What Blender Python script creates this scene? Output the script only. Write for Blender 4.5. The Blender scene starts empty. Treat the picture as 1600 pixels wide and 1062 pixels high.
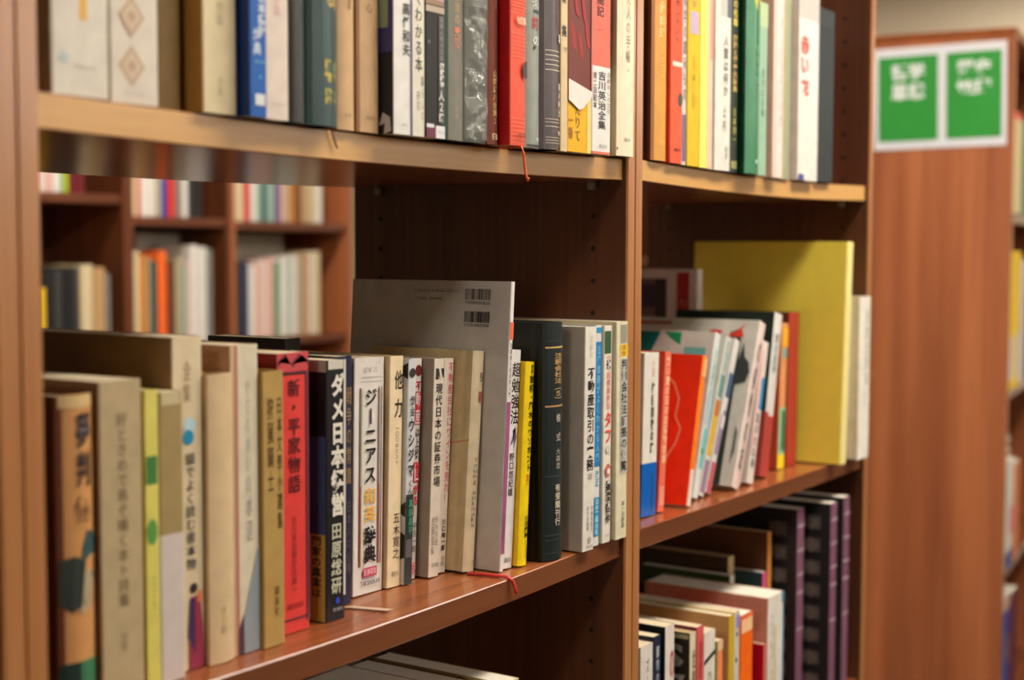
import bpy, bmesh, math, random
from mathutils import Vector, Matrix

# ------------------------------------------------------------------ camera, world, lights, exposure
S = bpy.context.scene
COL = S.collection
EZ = 1.40                                   # eye height above the floor; tables below are eye-relative

cam_d = bpy.data.cameras.new('camera'); cam = bpy.data.objects.new('camera', cam_d); COL.objects.link(cam)
_y, _p, _r = math.radians(56.7075), math.radians(3.5461), math.radians(0.1313)
fwd = Vector((math.sin(_y)*math.cos(_p), math.cos(_y)*math.cos(_p), -math.sin(_p)))
rgt = Vector((math.cos(_y), -math.sin(_y), 0)); upv = rgt.cross(fwd)
r2 = rgt*math.cos(_r) + upv*math.sin(_r); u2 = -rgt*math.sin(_r) + upv*math.cos(_r)
M = Matrix((r2, u2, -fwd)).transposed().to_4x4(); M.translation = Vector((0, -0.6814, EZ))
cam.matrix_world = M
cam_d.sensor_width = 36; cam_d.lens = 50; cam_d.clip_start = 0.02
cam_d.dof.use_dof = True; cam_d.dof.focus_distance = 1.28; cam_d.dof.aperture_fstop = 4.0
S.camera = cam

W = bpy.data.worlds.new('world'); S.world = W; W.use_nodes = True
W.node_tree.nodes['Background'].inputs[0].default_value = (1.0, 0.86, 0.68, 1)
W.node_tree.nodes['Background'].inputs[1].default_value = 0.12

LAMP = 31.0                                  # emission of the ceiling lamps
LAMPS = [(-1.9, -0.8), (1.45, -0.62), (2.5, -0.7), (2.2, 1.3), (5.3, .7), (5.3, 2.9)] + [(x, y) for y in (-3.2, -5.2, -7.2, -9.2) for x in (1.2, 3.8, 6.4, 9.0)]  # unseen; side-wall pair and distant rows added for wall light and shelf-edge reflections

S.view_settings.view_transform = 'Standard'; S.view_settings.look = 'None'
S.view_settings.gamma = 1; S.view_settings.use_curve_mapping = False
S.view_settings.exposure = 0.0
S.cycles.use_denoising = True
S.cycles.max_bounces = 8; S.cycles.diffuse_bounces = 4; S.cycles.glossy_bounces = 4
S.cycles.sample_clamp_indirect = 6

# ------------------------------------------------------------------ materials
def lin(c):
    return tuple(((v/255)/12.92 if v/255 <= .04045 else ((v/255+.055)/1.055)**2.4) for v in c)
_mc = {}
def mat(col, rough=.5, grime=.10, key='', scale=60, metal=0, coat=0, spec=.5):
    k = (col, rough, grime, key, scale, metal, coat, spec)
    if k in _mc: return _mc[k]
    m = bpy.data.materials.new('surface'); m.use_nodes = True
    nt = m.node_tree; b = nt.nodes['Principled BSDF']
    b.inputs['Roughness'].default_value = rough; b.inputs['Metallic'].default_value = metal
    b.inputs['Coat Weight'].default_value = coat; b.inputs['Coat Roughness'].default_value = .12
    b.inputs['Specular IOR Level'].default_value = spec
    c = lin(col)
    if grime:
        tc = nt.nodes.new('ShaderNodeTexCoord'); n = nt.nodes.new('ShaderNodeTexNoise'); r = nt.nodes.new('ShaderNodeValToRGB')
        n.inputs['Scale'].default_value = scale; n.inputs['Detail'].default_value = 5
        r.color_ramp.elements[0].position = .3; r.color_ramp.elements[1].position = .7
        r.color_ramp.elements[0].color = tuple(v*(1-grime) for v in c) + (1,)
        r.color_ramp.elements[1].color = tuple(min(1, v*(1+grime*.6)) for v in c) + (1,)
        nt.links.new(tc.outputs['Object'], n.inputs['Vector']); nt.links.new(n.outputs['Fac'], r.inputs['Fac'])
        nt.links.new(r.outputs['Color'], b.inputs['Base Color'])
    else:
        b.inputs['Base Color'].default_value = c + (1,)
    _mc[k] = m
    return m
def wood(dark, light, axis, rough=.36, bands=0.0, key='', coat=0):
    k = ('wood', dark, light, axis, rough, bands, key, coat)
    if k in _mc: return _mc[k]
    m = bpy.data.materials.new('wood_laminate'); m.use_nodes = True
    nt = m.node_tree; b = nt.nodes['Principled BSDF']; L = nt.links.new
    tc = nt.nodes.new('ShaderNodeTexCoord'); mp = nt.nodes.new('ShaderNodeMapping')
    sc = [70, 70, 70]; sc['xyz'.index(axis)] = 2.2
    mp.inputs['Scale'].default_value = sc
    n = nt.nodes.new('ShaderNodeTexNoise'); n.inputs['Scale'].default_value = 1.6; n.inputs['Detail'].default_value = 6
    n.inputs['Roughness'].default_value = .6
    mp2 = nt.nodes.new('ShaderNodeMapping'); s2 = [14, 14, 14]; s2['xyz'.index(axis)] = .55
    mp2.inputs['Scale'].default_value = s2
    n2 = nt.nodes.new('ShaderNodeTexNoise'); n2.inputs['Scale'].default_value = 1.3; n2.inputs['Detail'].default_value = 3
    mx = nt.nodes.new('ShaderNodeMath'); mx.operation = 'MULTIPLY_ADD'
    mx.inputs[1].default_value = .45 + bands*.4
    m3 = nt.nodes.new('ShaderNodeMath'); m3.operation = 'MULTIPLY'; m3.inputs[1].default_value = .55 - bands*.4
    r = nt.nodes.new('ShaderNodeValToRGB')
    r.color_ramp.elements[0].position = .36; r.color_ramp.elements[1].position = .64
    r.color_ramp.elements[0].color = lin(dark) + (1,); r.color_ramp.elements[1].color = lin(light) + (1,)
    L(tc.outputs['Object'], mp.inputs['Vector']); L(mp.outputs['Vector'], n.inputs['Vector'])
    L(tc.outputs['Object'], mp2.inputs['Vector']); L(mp2.outputs['Vector'], n2.inputs['Vector'])
    L(n.outputs['Fac'], m3.inputs[0]); L(n2.outputs['Fac'], mx.inputs[0]); L(m3.outputs[0], mx.inputs[2])
    L(mx.outputs[0], r.inputs['Fac']); L(r.outputs['Color'], b.inputs['Base Color'])
    b.inputs['Roughness'].default_value = rough
    b.inputs['Coat Weight'].default_value = coat; b.inputs['Coat Roughness'].default_value = .22; b.inputs['Coat IOR'].default_value = 1.6
    _mc[k] = m
    return m
def lampmat():
    m = bpy.data.materials.new('lamp_diffuser'); m.use_nodes = True
    b = m.node_tree.nodes['Principled BSDF']
    b.inputs['Base Color'].default_value = (.9, .9, .88, 1)
    b.inputs['Emission Color'].default_value = (1.0, .915, .81, 1); b.inputs['Emission Strength'].default_value = LAMP
    return m
WD, WL = (78, 43, 27), (108, 63, 39)
wood_z = wood(WD, WL, 'z', .34); wood_x = wood((124, 66, 36), (156, 90, 50), 'x', .2)
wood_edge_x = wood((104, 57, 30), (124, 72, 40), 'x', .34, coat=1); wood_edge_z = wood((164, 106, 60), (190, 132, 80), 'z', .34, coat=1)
wood_edge_lit = wood((202, 150, 80), (218, 168, 98), 'x', .36, coat=.6)  # top-shelf copy of the edge wood; brighter light there put into its colour
wood_panel = wood((142, 78, 46), (186, 112, 68), 'z', .4, .7)
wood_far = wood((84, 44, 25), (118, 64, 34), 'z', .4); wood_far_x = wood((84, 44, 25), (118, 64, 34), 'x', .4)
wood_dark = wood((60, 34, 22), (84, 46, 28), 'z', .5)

# ------------------------------------------------------------------ mesh helpers
def link(name, me, parent=None):
    o = bpy.data.objects.new(name, me); COL.objects.link(o)
    if parent: o.parent = parent
    return o
def pyd(name, vs, fs, mats, parent=None, fm=None, smooth=False):
    me = bpy.data.meshes.new(name); me.from_pydata(vs, [], fs)
    for m in (mats if isinstance(mats, (list, tuple)) else [mats]): me.materials.append(m)
    if fm: me.polygons.foreach_set('material_index', fm)
    if smooth: me.polygons.foreach_set('use_smooth', [True]*len(me.polygons))
    me.update()
    return link(name, me, parent)
def boxbm(bm, x0, x1, y0, y1, z0, z1, mi=0):
    v = [bm.verts.new(p) for p in ((x0,y0,z0),(x1,y0,z0),(x1,y1,z0),(x0,y1,z0),(x0,y0,z1),(x1,y0,z1),(x1,y1,z1),(x0,y1,z1))]
    fs = []
    for q in ((3,2,1,0),(4,5,6,7),(0,1,5,4),(1,2,6,5),(2,3,7,6),(3,0,4,7)):
        f = bm.faces.new([v[i] for i in q]); f.material_index = mi; fs.append(f)
    return fs
def bmobj(name, bm, mats, parent=None, bevel=0, seg=2):
    if bevel:
        bmesh.ops.bevel(bm, geom=list(bm.edges), offset=bevel, segments=seg, affect='EDGES', profile=.5, clamp_overlap=True)
    bm.normal_update()
    me = bpy.data.meshes.new(name); bm.to_mesh(me); bm.free()
    for m in (mats if isinstance(mats, (list, tuple)) else [mats]): me.materials.append(m)
    return link(name, me, parent)
def box(name, x0, x1, y0, y1, z0, z1, mats, parent=None, bevel=0):
    bm = bmesh.new(); boxbm(bm, x0, x1, y0, y1, z0, z1)
    return bmobj(name, bm, mats, parent, bevel)
def tube(name, pts, r, m, parent=None, n=6):
    vs, fs = [], []
    P = [Vector(p) for p in pts]
    for i, p in enumerate(P):
        t = (P[min(i+1, len(P)-1)] - P[max(i-1, 0)]).normalized()
        a = t.orthogonal().normalized(); b = t.cross(a)
        for k in range(n):
            c = 2*math.pi*k/n
            vs.append(p + (a*math.cos(c) + b*math.sin(c))*r)
    for i in range(len(P)-1):
        for k in range(n):
            fs.append((i*n+k, i*n+(k+1) % n, (i+1)*n+(k+1) % n, (i+1)*n+k))
    fs.append(tuple(range(n))[::-1]); fs.append(tuple((len(P)-1)*n+k for k in range(n)))
    return pyd(name, vs, fs, m, parent, smooth=True)
def tag(o, label, cat, group=None):
    o['label'] = label; o['category'] = cat
    if group: o['group'] = group
    return o
def thing(name, label, cat, loc, rot=(0, 0, 0), group=None):
    o = link(name, None); o.location = loc; o.rotation_euler = rot; o.empty_display_size = .02
    return tag(o, label, cat, group)
def struct(o):
    o['kind'] = 'structure'; return o

# ------------------------------------------------------------------ glyphs (built-in font, as meshes)
_gc = {}
def glyph(ch, bold=0):
    k = (ch, bold)
    if k not in _gc:
        c = bpy.data.curves.new('t', 'FONT'); c.body = ch; c.size = 1; c.resolution_u = 2; c.offset = bold
        o = bpy.data.objects.new('t', c); me = o.to_mesh()
        vs = [tuple(v.co[:2]) for v in me.vertices]; fs = [tuple(p.vertices) for p in me.polygons]
        o.to_mesh_clear(); bpy.data.objects.remove(o); bpy.data.curves.remove(c)
        if vs:
            xa, xb = min(v[0] for v in vs), max(v[0] for v in vs)
            if ord(ch) < 256:                                     # latin: normalise to its own box width
                vs = [((v[0]-xa)/max(.25, xb-xa)*.86+.07, v[1]/.72*.86+.07) for v in vs]
            else:
                vs = [(v[0], v[1]+.12) for v in vs]
            if ch in 'ー〜（）':                                   # turned on its side in vertical setting
                vs = [(1-v[1] if ch == 'ー' else v[1], 1-v[0]) for v in vs]
        _gc[k] = (vs, fs)
    return _gc[k]

# ------------------------------------------------------------------ books
def profile(w, depth, kind, bulge, r=.0012):
    """outline of the case seen from above: left board, spine, right board; (u, y, is_spine)"""
    pts = []
    b = bulge if kind == 'round' else 0
    if kind in ('round', 'hard'):
        side = [(0, depth), (0, b+.013), (.0009, b+.009), (.0009, b+.0075), (0, b+.004), (0, b+r)]
    else:
        side = [(0, depth), (0, b+r)]
    pts += [(u, y, 0) for u, y in side]
    if kind == 'round':
        n = 8
        for i in range(n+1):
            t = i/n; pts.append((t*w*.996+.002*w, b*(2*t-1)**2, 1))
    else:
        pts += [(r*.3, r*.3, 1), (r, 0, 1), (w-r, 0, 1), (w-r*.3, r*.3, 1)]
    pts += [(w-u, y, 0) for u, y in reversed(side)]
    return pts
def shell(name, prof, w, z0, z1, t, mats, parent, e=0, dmax=None, dz=None):
    """closed shell following a profile; e pushes it outwards"""
    pr = [(u, min(y, dmax) if dmax else y, s) for u, y, s in prof]
    def off(u, y, k):
        f = u/w
        return (k*(2*f-1) + u, y - k*(1-abs(2*f-1)**6) if True else y)
    outer = [off(u, y, e) for u, y, s in pr]; inner = [off(u, y, e-t) for u, y, s in pr]
    n = len(pr); vs, fs, fm = [], [], []
    for L in (outer, inner):
        for z in (z0, z1):
            vs += [(x-w, y, z) for x, y in L]
    O0, O1, I0, I1 = 0, n, 2*n, 3*n
    for i in range(n-1):
        sp = 1 if (pr[i][2] and pr[i+1][2]) else 0
        fs += [(O0+i, O0+i+1, O1+i+1, O1+i), (I0+i+1, I0+i, I1+i, I1+i+1), (O1+i, O1+i+1, I1+i+1, I1+i), (O0+i+1, O0+i, I0+i, I0+i+1)]
        fm += [sp, 0, sp, 0]
    fs += [(O0, O1, I1, I0), (O1+n-1, O0+n-1, I0+n-1, I1+n-1)]; fm += [0, 0]
    return pyd(name, vs, fs, mats, parent, fm if len(mats) > 1 else None)

PAGES = mat((214, 198, 164), .8, .12, 'page', 300)
PAGEW = mat((226, 218, 200), .8, .10, 'page', 300)
PAGED = mat((178, 150, 108), .85, .15, 'page', 300)
BK = 0
def book(X0, X1, y, H, label, col, cov=None, z=None, depth=.13, lean=0, kind='flat', bulge=.005, deco=(), page=PAGES,
         group=None, rough=.42, name='book', grime=.10, yaw=0, coat=0):
    """X0..X1 is the foot of the spine, y its front plane, lean how far (mm) the head is shifted to the right"""
    w = X1-X0
    th = math.asin(lean/1000/H) if lean else 0
    root = thing(name, label, 'book', (X1, y, z+EZ), (0, th, math.radians(yaw)), group)
    cm = mat(cov or col, rough, grime, 'cover', 60, 0, coat, .32); sm = mat(col, rough, grime, 'spine', 60, 0, coat, .32)
    t = .0022 if kind in ('round', 'hard') else .0007
    t = min(t, w*.2)
    b = bulge if kind == 'round' else 0
    prof = profile(w, depth, kind, b)
    shell('cover', prof, w, 0, H, t, [cm, sm], root)
    i0 = .003 if kind in ('round', 'hard') else .0004
    box('page_block', -w+t*1.15, -t*1.15, max(t, b*.9)+.0012, depth-i0-.001, i0, H-i0, page, root)
    def sy(u):
        return b*(2*u/w-1)**2 if kind == 'round' else 0
    names = {}
    for i, d in enumerate(deco):
        e = .00022 + .00009*i
        op = d[0]
        if op == 'band':
            bmat = mat(d[3], d[5] if len(d) > 5 else .4, .05, 'band')
            shell('paper_band', prof, w, d[1]*H, d[2]*H, .00015, [bmat], root, e=e, dmax=d[4] if len(d) > 4 else depth-.002)
        elif op == 'patch':
            u0, u1, z0, z1 = d[1]*w, d[2]*w, d[3]*H, d[4]*H
            n = 6 if kind == 'round' else 1
            vs, fs = [], []
            for k in range(n+1):
                u = u0+(u1-u0)*k/n
                vs += [(u-w, sy(u)-e, z0), (u-w, sy(u)-e, z1)]
            for k in range(n): fs.append((2*k, 2*k+2, 2*k+3, 2*k+1))
            pyd(d[6] if len(d) > 6 else 'spine_panel', vs, fs, mat(d[5], .4, .05, 'ink'), root)
        elif op == 'poly':
            vs = [(u*w-w, sy(u*w)-e, zz*H) for u, zz in d[1]]
            pyd(d[3] if len(d) > 3 else 'spine_motif', vs, [tuple(range(len(vs)))], mat(d[2], .45, .05, 'ink'), root)
        elif op == 'disc':
            u, zc, r = d[1]*w, d[2]*H, d[3]/1000
            vs = []
            for k in range(20):
                a = 2*math.pi*k/20; uu = min(max(u+r*math.cos(a), .0005), w-.0005)
                vs.append((uu-w, sy(uu)-e, zc+r*math.sin(a)*(d[5] if len(d) > 5 else 1)))
            pyd('spine_motif', vs, [tuple(range(20))], mat(d[4], .45, .03, 'ink'), root)
        elif op in ('v', 'h'):
            vs, fs = [], []
            txt = d[1]
            if op == 'v':
                _, txt, uc, zt, zb, sf, c = d[:7]; bold = d[7] if len(d) > 7 else 0
                n = len(txt); pitch = (zt-zb)*H/n; sx = sf*w
                for k, ch in enumerate(txt):
                    if ch in ' 　': continue
                    gv, gf = glyph(ch, bold); o = len(vs); zc = zt*H - (k+.5)*pitch; sz = pitch*.96
                    for gx, gy in gv:
                        u = min(max(uc*w + (gx-.5)*sx, .0004), w-.0004); vs.append((u-w, sy(u)-e, zc+(gy-.5)*sz))
                    fs += [tuple(o+q for q in f) for f in gf]
            else:
                _, txt, u0, u1, z0, z1, c = d[:7]; bold = d[7] if len(d) > 7 else 0
                n = len(txt); pw = (u1-u0)*w/n
                for k, ch in enumerate(txt):
                    if ch == ' ': continue
                    gv, gf = glyph(ch, bold); o = len(vs)
                    for gx, gy in gv:
                        u = min(max(u0*w + (k+gx)*pw, .0004), w-.0004); vs.append((u-w, sy(u)-e, z0*H+gy*(z1-z0)*H))
                    fs += [tuple(o+q for q in f) for f in gf]
            nm = 'title_lettering' if not names.get('t') else ('author_lettering' if not names.get('a') else 'publisher_lettering')
            if not names.get('t'): names['t'] = 1
            elif not names.get('a'): names['a'] = 1
            if vs: pyd(nm, vs, fs, mat(c, .4, 0, 'ink'), root)
        elif op == 'side':                                        # patch on the left cover, v in mm from the spine
            v0, v1, z0, z1 = d[1]/1000, d[2]/1000, d[3]*H, d[4]*H
            pyd('cover_panel', [(-w-e, v1, z0), (-w-e, v0, z0), (-w-e, v0, z1), (-w-e, v1, z1)], [(0, 1, 2, 3)], mat(d[5], .4, .05, 'ink'), root)
        elif op == 'sidepoly':
            vs = [(-w-e, v/1000, zz*H) for v, zz in d[1]]
            pyd('cover_motif', vs, [tuple(range(len(vs)))], mat(d[2], .45, .03, 'ink'), root)
        elif op == 'sideline':                                    # a drawn line on the left cover
            vs, fs = [], []; P = [(v/1000, zz*H) for v, zz in d[1]]; hw = d[3]/2000
            for k, (v, zz) in enumerate(P):
                a = P[max(k-1, 0)]; c_ = P[min(k+1, len(P)-1)]; dx, dz = c_[0]-a[0], c_[1]-a[1]; q = math.hypot(dx, dz)
                nx, nz = -dz/q*hw, dx/q*hw
                vs += [(-w-e, v+nx, zz+nz), (-w-e, v-nx, zz-nz)]
            for k in range(len(P)-1): fs.append((2*k, 2*k+1, 2*k+3, 2*k+2))
            pyd('cover_motif', vs, fs, mat(d[2], .45, 0, 'ink'), root)
        elif op in ('sidev', 'sideh'):
            vs, fs = [], []
            if op == 'sidev':
                _, txt, vc, zt, zb, sz_, c = d[:7]; bold = d[7] if len(d) > 7 else 0
                pitch = (zt-zb)*H/len(txt)
                for k, ch in enumerate(txt):
                    gv, gf = glyph(ch, bold); o = len(vs); zc = zt*H-(k+.5)*pitch
                    for gx, gy in gv: vs.append((-w-e, vc/1000-(gx-.5)*sz_/1000, zc+(gy-.5)*pitch*.95))
                    fs += [tuple(o+q for q in f) for f in gf]
            else:
                _, txt, v0, v1, z0, z1, c = d[:7]; bold = d[7] if len(d) > 7 else 0
                pw = (v0-v1)/1000/len(txt)
                for k, ch in enumerate(txt):
                    if ch == ' ': continue
                    gv, gf = glyph(ch, bold); o = len(vs)
                    for gx, gy in gv: vs.append((-w-e, v0/1000-(k+gx)*pw, z0*H+gy*(z1-z0)*H))
                    fs += [tuple(o+q for q in f) for f in gf]
            pyd('cover_lettering', vs, fs, mat(c, .4, 0, 'ink'), root)
        elif op == 'barcode':
            rnd = random.Random(5); v0, v1, z0, z1 = d[1]/1000, d[2]/1000, d[3]*H, d[4]*H
            vs, fs = [], []; v = v0
            while v > v1:
                bw = rnd.choice((.0004, .0004, .0008, .0012)); o = len(vs)
                a, b_ = v, max(v1, v-bw)
                vs += [(-w-e, a, z0), (-w-e, b_, z0), (-w-e, b_, z1), (-w-e, a, z1)]; fs.append((o, o+1, o+2, o+3))
                v -= bw + rnd.choice((.0004, .0006, .0009))
            pyd('barcode', vs, fs, mat((35, 33, 32), .5, 0, 'ink'), root)
    return root

# ------------------------------------------------------------------ the room
FL = mat((84, 68, 54), .5, .12, 'floor', 6)
WALL = mat((222, 208, 182), .9, .04, 'wall', 3); CEIL = mat((206, 194, 170), .9, .03, 'ceil', 3)
struct(box('floor', -3, 13, -11, 5.5, -.05, 0, FL))
struct(box('ceiling', -3, 13, -11, 5.5, EZ+1.2, EZ+1.25, CEIL))
struct(box('wall_back', -3, 13, 5.5, 5.6, 0, EZ+1.25, WALL)); struct(box('wall_front', -3, 13, -11.1, -11, 0, EZ+1.25, WALL))
struct(box('unseen_partition_1', -3, 9, -1.75, -1.70, 0, EZ-.12, wood((60, 38, 26), (84, 52, 34), 'z', .5)))  # unseen dark board added so the lower shelf edges reflect something dark
struct(box('wall_left', -3.1, -3, -11.1, 5.6, 0, EZ+1.25, WALL)); struct(box('wall_right', 13, 13.1, -11.1, 5.6, 0, EZ+1.25, WALL)); struct(box('wall_side', 6.4, 6.5, -.45, 5.5, 0, EZ+1.2, WALL))
LM = lampmat(); WH = mat((225, 224, 218), .4, .03, 'metal', 8)
for i, (lx, ly) in enumerate(LAMPS):
    t = thing('unseen_ceiling_light', 'long fluorescent ceiling light with white housing, out of view above the aisles', 'ceiling light', (lx, ly, EZ+1.2), group='unseen ceiling lights above the aisles')
    box('housing', -.62, .62, -.14, .14, -.03, 0, WH, t, .004); box('diffuser', -.6, .6, -.12, .12, -.05, -.03, LM, t)

# ------------------------------------------------------------------ the bookcases
ZT, ZM, ZL = .0925, -.2855, -.61              # shelf tops (eye-relative)
HOLE = mat((26, 16, 11), .8, 0, 'hole'); PIN = mat((150, 148, 140), .35, .05, 'pin', 60, .6)
def sagbox(name, x0, x1, y0, y1, zt, th, sag, mats, parent, ext=(0, 0)):
    n = 16; vs, fs, fm = [], [], []
    for i in range(n+1):
        t = i/n; x = x0+(x1-x0)*t; dz = -sag*(1-(2*t-1)**2)
        r = .0007
        ring = [(y0+r, zt), (y1, zt), (y1, zt-th), (y0+r, zt-th), (y0, zt-th+r), (y0, zt-r)]
        vs += [(x, yy, zz+dz) for yy, zz in ring]
    for i in range(n):
        for k in range(6):
            fs.append((i*6+k, (i+1)*6+k, (i+1)*6+(k+1) % 6, i*6+(k+1) % 6)); fm.append(1 if k == 4 else 0)
    fs += [(5, 4, 3, 2, 1, 0), tuple(n*6+k for k in range(6))]; fm += [0, 0]
    o = pyd(name, vs, [f[::-1] for f in fs], mats, parent, fm)
    return o
def bookcase(name, x0, x1, y0, dep, zlist, ztop, label, sags, parent_rot=0, mats=None, pins=True, back=None, fronts=None):
    """x0..x1 outer width; boards 16 mm thick"""
    wz, wx, wez, wex = mats or (wood_z, wood_x, wood_edge_z, wood_edge_x)
    T = .016; Wd = x1-x0
    r = thing(name, label, 'bookcase', (x0, y0, 0), (0, 0, parent_rot))
    for a in (0, Wd-T):
        bm = bmesh.new(); boxbm(bm, a, a+T, 0, dep, 0, EZ+ztop)
        bmesh.ops.bevel(bm, geom=[e for e in bm.edges if abs(e.verts[0].co.z-e.verts[1].co.z) > .5], offset=.0015, segments=2, affect='EDGES')
        for f in bm.faces:
            if f.calc_center_median().y < .002: f.material_index = 1
        up = bmobj('side_panel', bm, [wz, wez], r)
        if pins:
            vs, fs = [], []
            for yy in (.0388, .3115):
                for k in range(-30, 15):
                    zc = EZ+.0035+k*.0325; o = len(vs); face = a+T+.0003 if a == 0 else a-.0003
                    for q in range(10):
                        an = 2*math.pi*q/10*(1 if a else -1)
                        vs.append((face, yy-.0028*math.cos(an), zc+.0028*math.sin(an)))
                    fs.append(tuple(range(o, o+10)))
            pyd('peg_holes', vs, fs, HOLE, up)
    for i, zt in enumerate(zlist):
        th = .0215; sag = sags[i]
        s = sagbox('shelf', T+.0008, Wd-T-.0008, .006, dep-.02, EZ+zt, th, sag, [wx, (fronts[i] if fronts else wex)], r)
        if pins:
            for a in (T, Wd-T):
                for yy in (.0388, .3115):
                    sgn = 1 if a == T else -1
                    bm = bmesh.new()
                    boxbm(bm, min(a, a+sgn*.007), max(a, a+sgn*.007), yy-.004, yy+.004, EZ+zt-th-.0085, EZ+zt-th-.0002)
                    bmobj('shelf_pin', bm, PIN, s, .0015)
    box('top_board', 0, Wd, 0, dep, EZ+ztop, EZ+ztop+.02, [wx], r)
    box('plinth', T, Wd-T, .02, .04, 0, .07, [wz], r)
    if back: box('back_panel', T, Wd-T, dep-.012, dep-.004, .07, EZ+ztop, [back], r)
    return r
DEP = .35; UT = .49
bookcase('bookcase', -.21, .525, 0, DEP, (ZT, ZM, ZL, -.95, -1.31), UT, 'brown wooden bookcase at the left frame edge, only its end upright showing', (.002,)*5, fronts=[wood_edge_lit]+[wood_edge_x]*4)
bookcase('bookcase', .525, 1.2617, 0, DEP, (ZT, ZM, ZL, -.95, -1.31), UT, 'brown wooden bookcase in the middle with the grey textbook and an open gap', (.004, .006, .003, .002, .001), fronts=[wood_edge_lit]+[wood_edge_x]*4)
bookcase('bookcase', 1.2617, 1.965, 0, DEP, (ZT+.0015, ZM+.0005, ZL, -.95, -1.31), UT, 'brown wooden bookcase on the right holding the tall yellow book', (.005, .001, .002, .002, .001), fronts=[wood_edge_lit]+[wood_edge_x]*4)
def zs(X, row):
    if X < 1.26: b, w = .541, .7047
    else: b, w = 1.2777, .6713
    t = (X-b)/w; q = 1-(2*t-1)**2
    base, sag = {('T', 0): (ZT, .004), ('T', 1): (ZT+.0015, .005), ('M', 0): (ZM, .006), ('M', 1): (ZM+.0005, .001),
                 ('L', 0): (ZL, .003), ('L', 1): (ZL, .002)}[(row, int(X > 1.26))]
    return base - sag*q + .0006
def B(row, X0, X1, y, H, label, col, **k):
    sag = max(zs(X0, row), zs(X1, row))
    return book(X0, X1, y, H, label, col, z=sag, **k)
K = (30, 27, 26); DG = (70, 62, 54); GOLD = (205, 172, 96)
GM = 'books on the middle shelf of the middle bookcase'; GT = 'books on the top shelf of the middle bookcase'
GU = 'books on the top shelf of the right bookcase'; GV = 'books on the middle shelf of the right bookcase'; GW = 'books on the bottom shelf of the right bookcase'

# ---- middle shelf, middle bookcase (left to right)
def m(X0, X1, y, H, label, col, **k): return B('M', X0, X1, y, H, label, col, group=GM, **k)
m(.5700, .5989, .0243, .197, 'orange-brown picture book with brushed title and green foot, leftmost on the middle shelf', (206, 150, 92), cov=(110, 62, 36), kind='round', bulge=.004, depth=.135, deco=[
    ('patch', .0, .14, .0, 1, (110, 60, 34)),
    ('patch', .02, .98, 0, .15, (60, 120, 84)), ('patch', .0, .5, 0, .15, (28, 52, 46)), ('patch', .06, .95, .96, 1, (214, 184, 130)),
    ('poly', [(.02, .34), (.3, .31), (.62, .33), (.6, .41), (.68, .47), (.36, .49), (.05, .48)], (44, 54, 46)),
    ('poly', [(.55, .46), (.95, .49), (.97, .55), (.75, .57), (.6, .52)], (50, 84, 84)), ('poly', [(.55, .40), (.98, .41), (.98, .43), (.6, .42)], (58, 60, 66)),
    ('poly', [(.5, .30), (.8, .32), (.9, .42), (.65, .45)], (176, 160, 130)),
    ('v', '夢判', .66, .95, .705, .46, (50, 42, 48), .02), ('v', '価', .62, .69, .59, .46, (92, 66, 48), .01)])
m(.6012, .6362, .0243, .2045, 'thick beige slipcased book with a vertical brown title, right of the orange-brown picture book', (184, 164, 126), cov=(160, 124, 92), depth=.15, deco=[
    ('v', '好ときめで鳥ぞ鳴く本ト詩集', .52, .90, .28, .27, (116, 98, 70), .005), ('v', '文学', .52, .2, .14, .2, (140, 120, 86))])
m(.6385, .6508, .0243, .197, 'thin lime-yellow book with green square and green oval on its spine', (216, 206, 104), cov=(204, 190, 70), depth=.13, deco=[
    ('patch', .08, .85, .685, .78, (64, 124, 62)), ('disc', .45, .525, 4.5, (90, 148, 66), 1.9), ('v', 'こども', .55, .38, .26, .3, (150, 140, 80))])
m(.6512, .6720, .0243, .195, 'khaki book with a pale lilac paper band, beside the lime-yellow book', (160, 138, 92), cov=(150, 126, 78), depth=.13, deco=[
    ('band', .0, .51, (206, 194, 186)), ('patch', .1, .9, .955, 1, (196, 182, 140))])
m(.6730, .7008, .0349, .2305, 'tall cream book with blue disc and kimono figure on its spine and brown side', (218, 200, 164), cov=(140, 108, 66), depth=.17, deco=[
    ('sideh', '日本文学', 42, 24, .86, .885, (92, 76, 58)), ('v', '全集', .48, .93, .80, .3, (160, 138, 104)), ('disc', .55, .735, 5.6, (178, 208, 216)), ('disc', .5, .70, 5.2, (24, 134, 176)),
    ('v', '頭でよく読む書本物', .55, .655, .30, .34, (70, 66, 62), .01), ('disc', .62, .245, 3.6, (52, 34, 30)), ('poly', [(.45, .0), (.95, .0), (.92, .12), (.82, .22), (.55, .22), (.46, .12)], (150, 44, 72)),
    ('poly', [(.42, .1), (.66, .04), (.66, .21), (.5, .22)], (72, 38, 84)), ('poly', [(.72, .2), (.9, .2), (.88, .235), (.76, .235)], (226, 130, 80))])
m(.7018, .7255, .0290, .204, 'plain beige book with a blank spine on the middle shelf', (212, 186, 146), cov=(206, 176, 134), depth=.13, kind='round', bulge=.002, deco=[('v', '詩の国', .5, .2, .1, .25, (190, 164, 124))])
m(.7268, .7552, .0340, .223, 'tall pale book with pinkish slipcase edge and blue-grey wedge at its foot', (214, 204, 178), cov=(184, 140, 106), depth=.15, deco=[
    ('patch', .0, .14, 0, 1, (198, 172, 134)), ('patch', .15, .26, .0, 1, (186, 122, 100)),
    ('poly', [(.27, 0), (.985, 0), (.985, .34), (.9, .33), (.5, .16), (.27, .05)], (140, 150, 154)), ('poly', [(.2, 0), (.42, 0), (.4, .13), (.22, .08)], (74, 48, 62)),
    ('v', '小さな詩の庭', .62, .9, .52, .22, (186, 184, 166)), ('v', '水辺', .64, .52, .36, .24, (150, 140, 134))])
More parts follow.
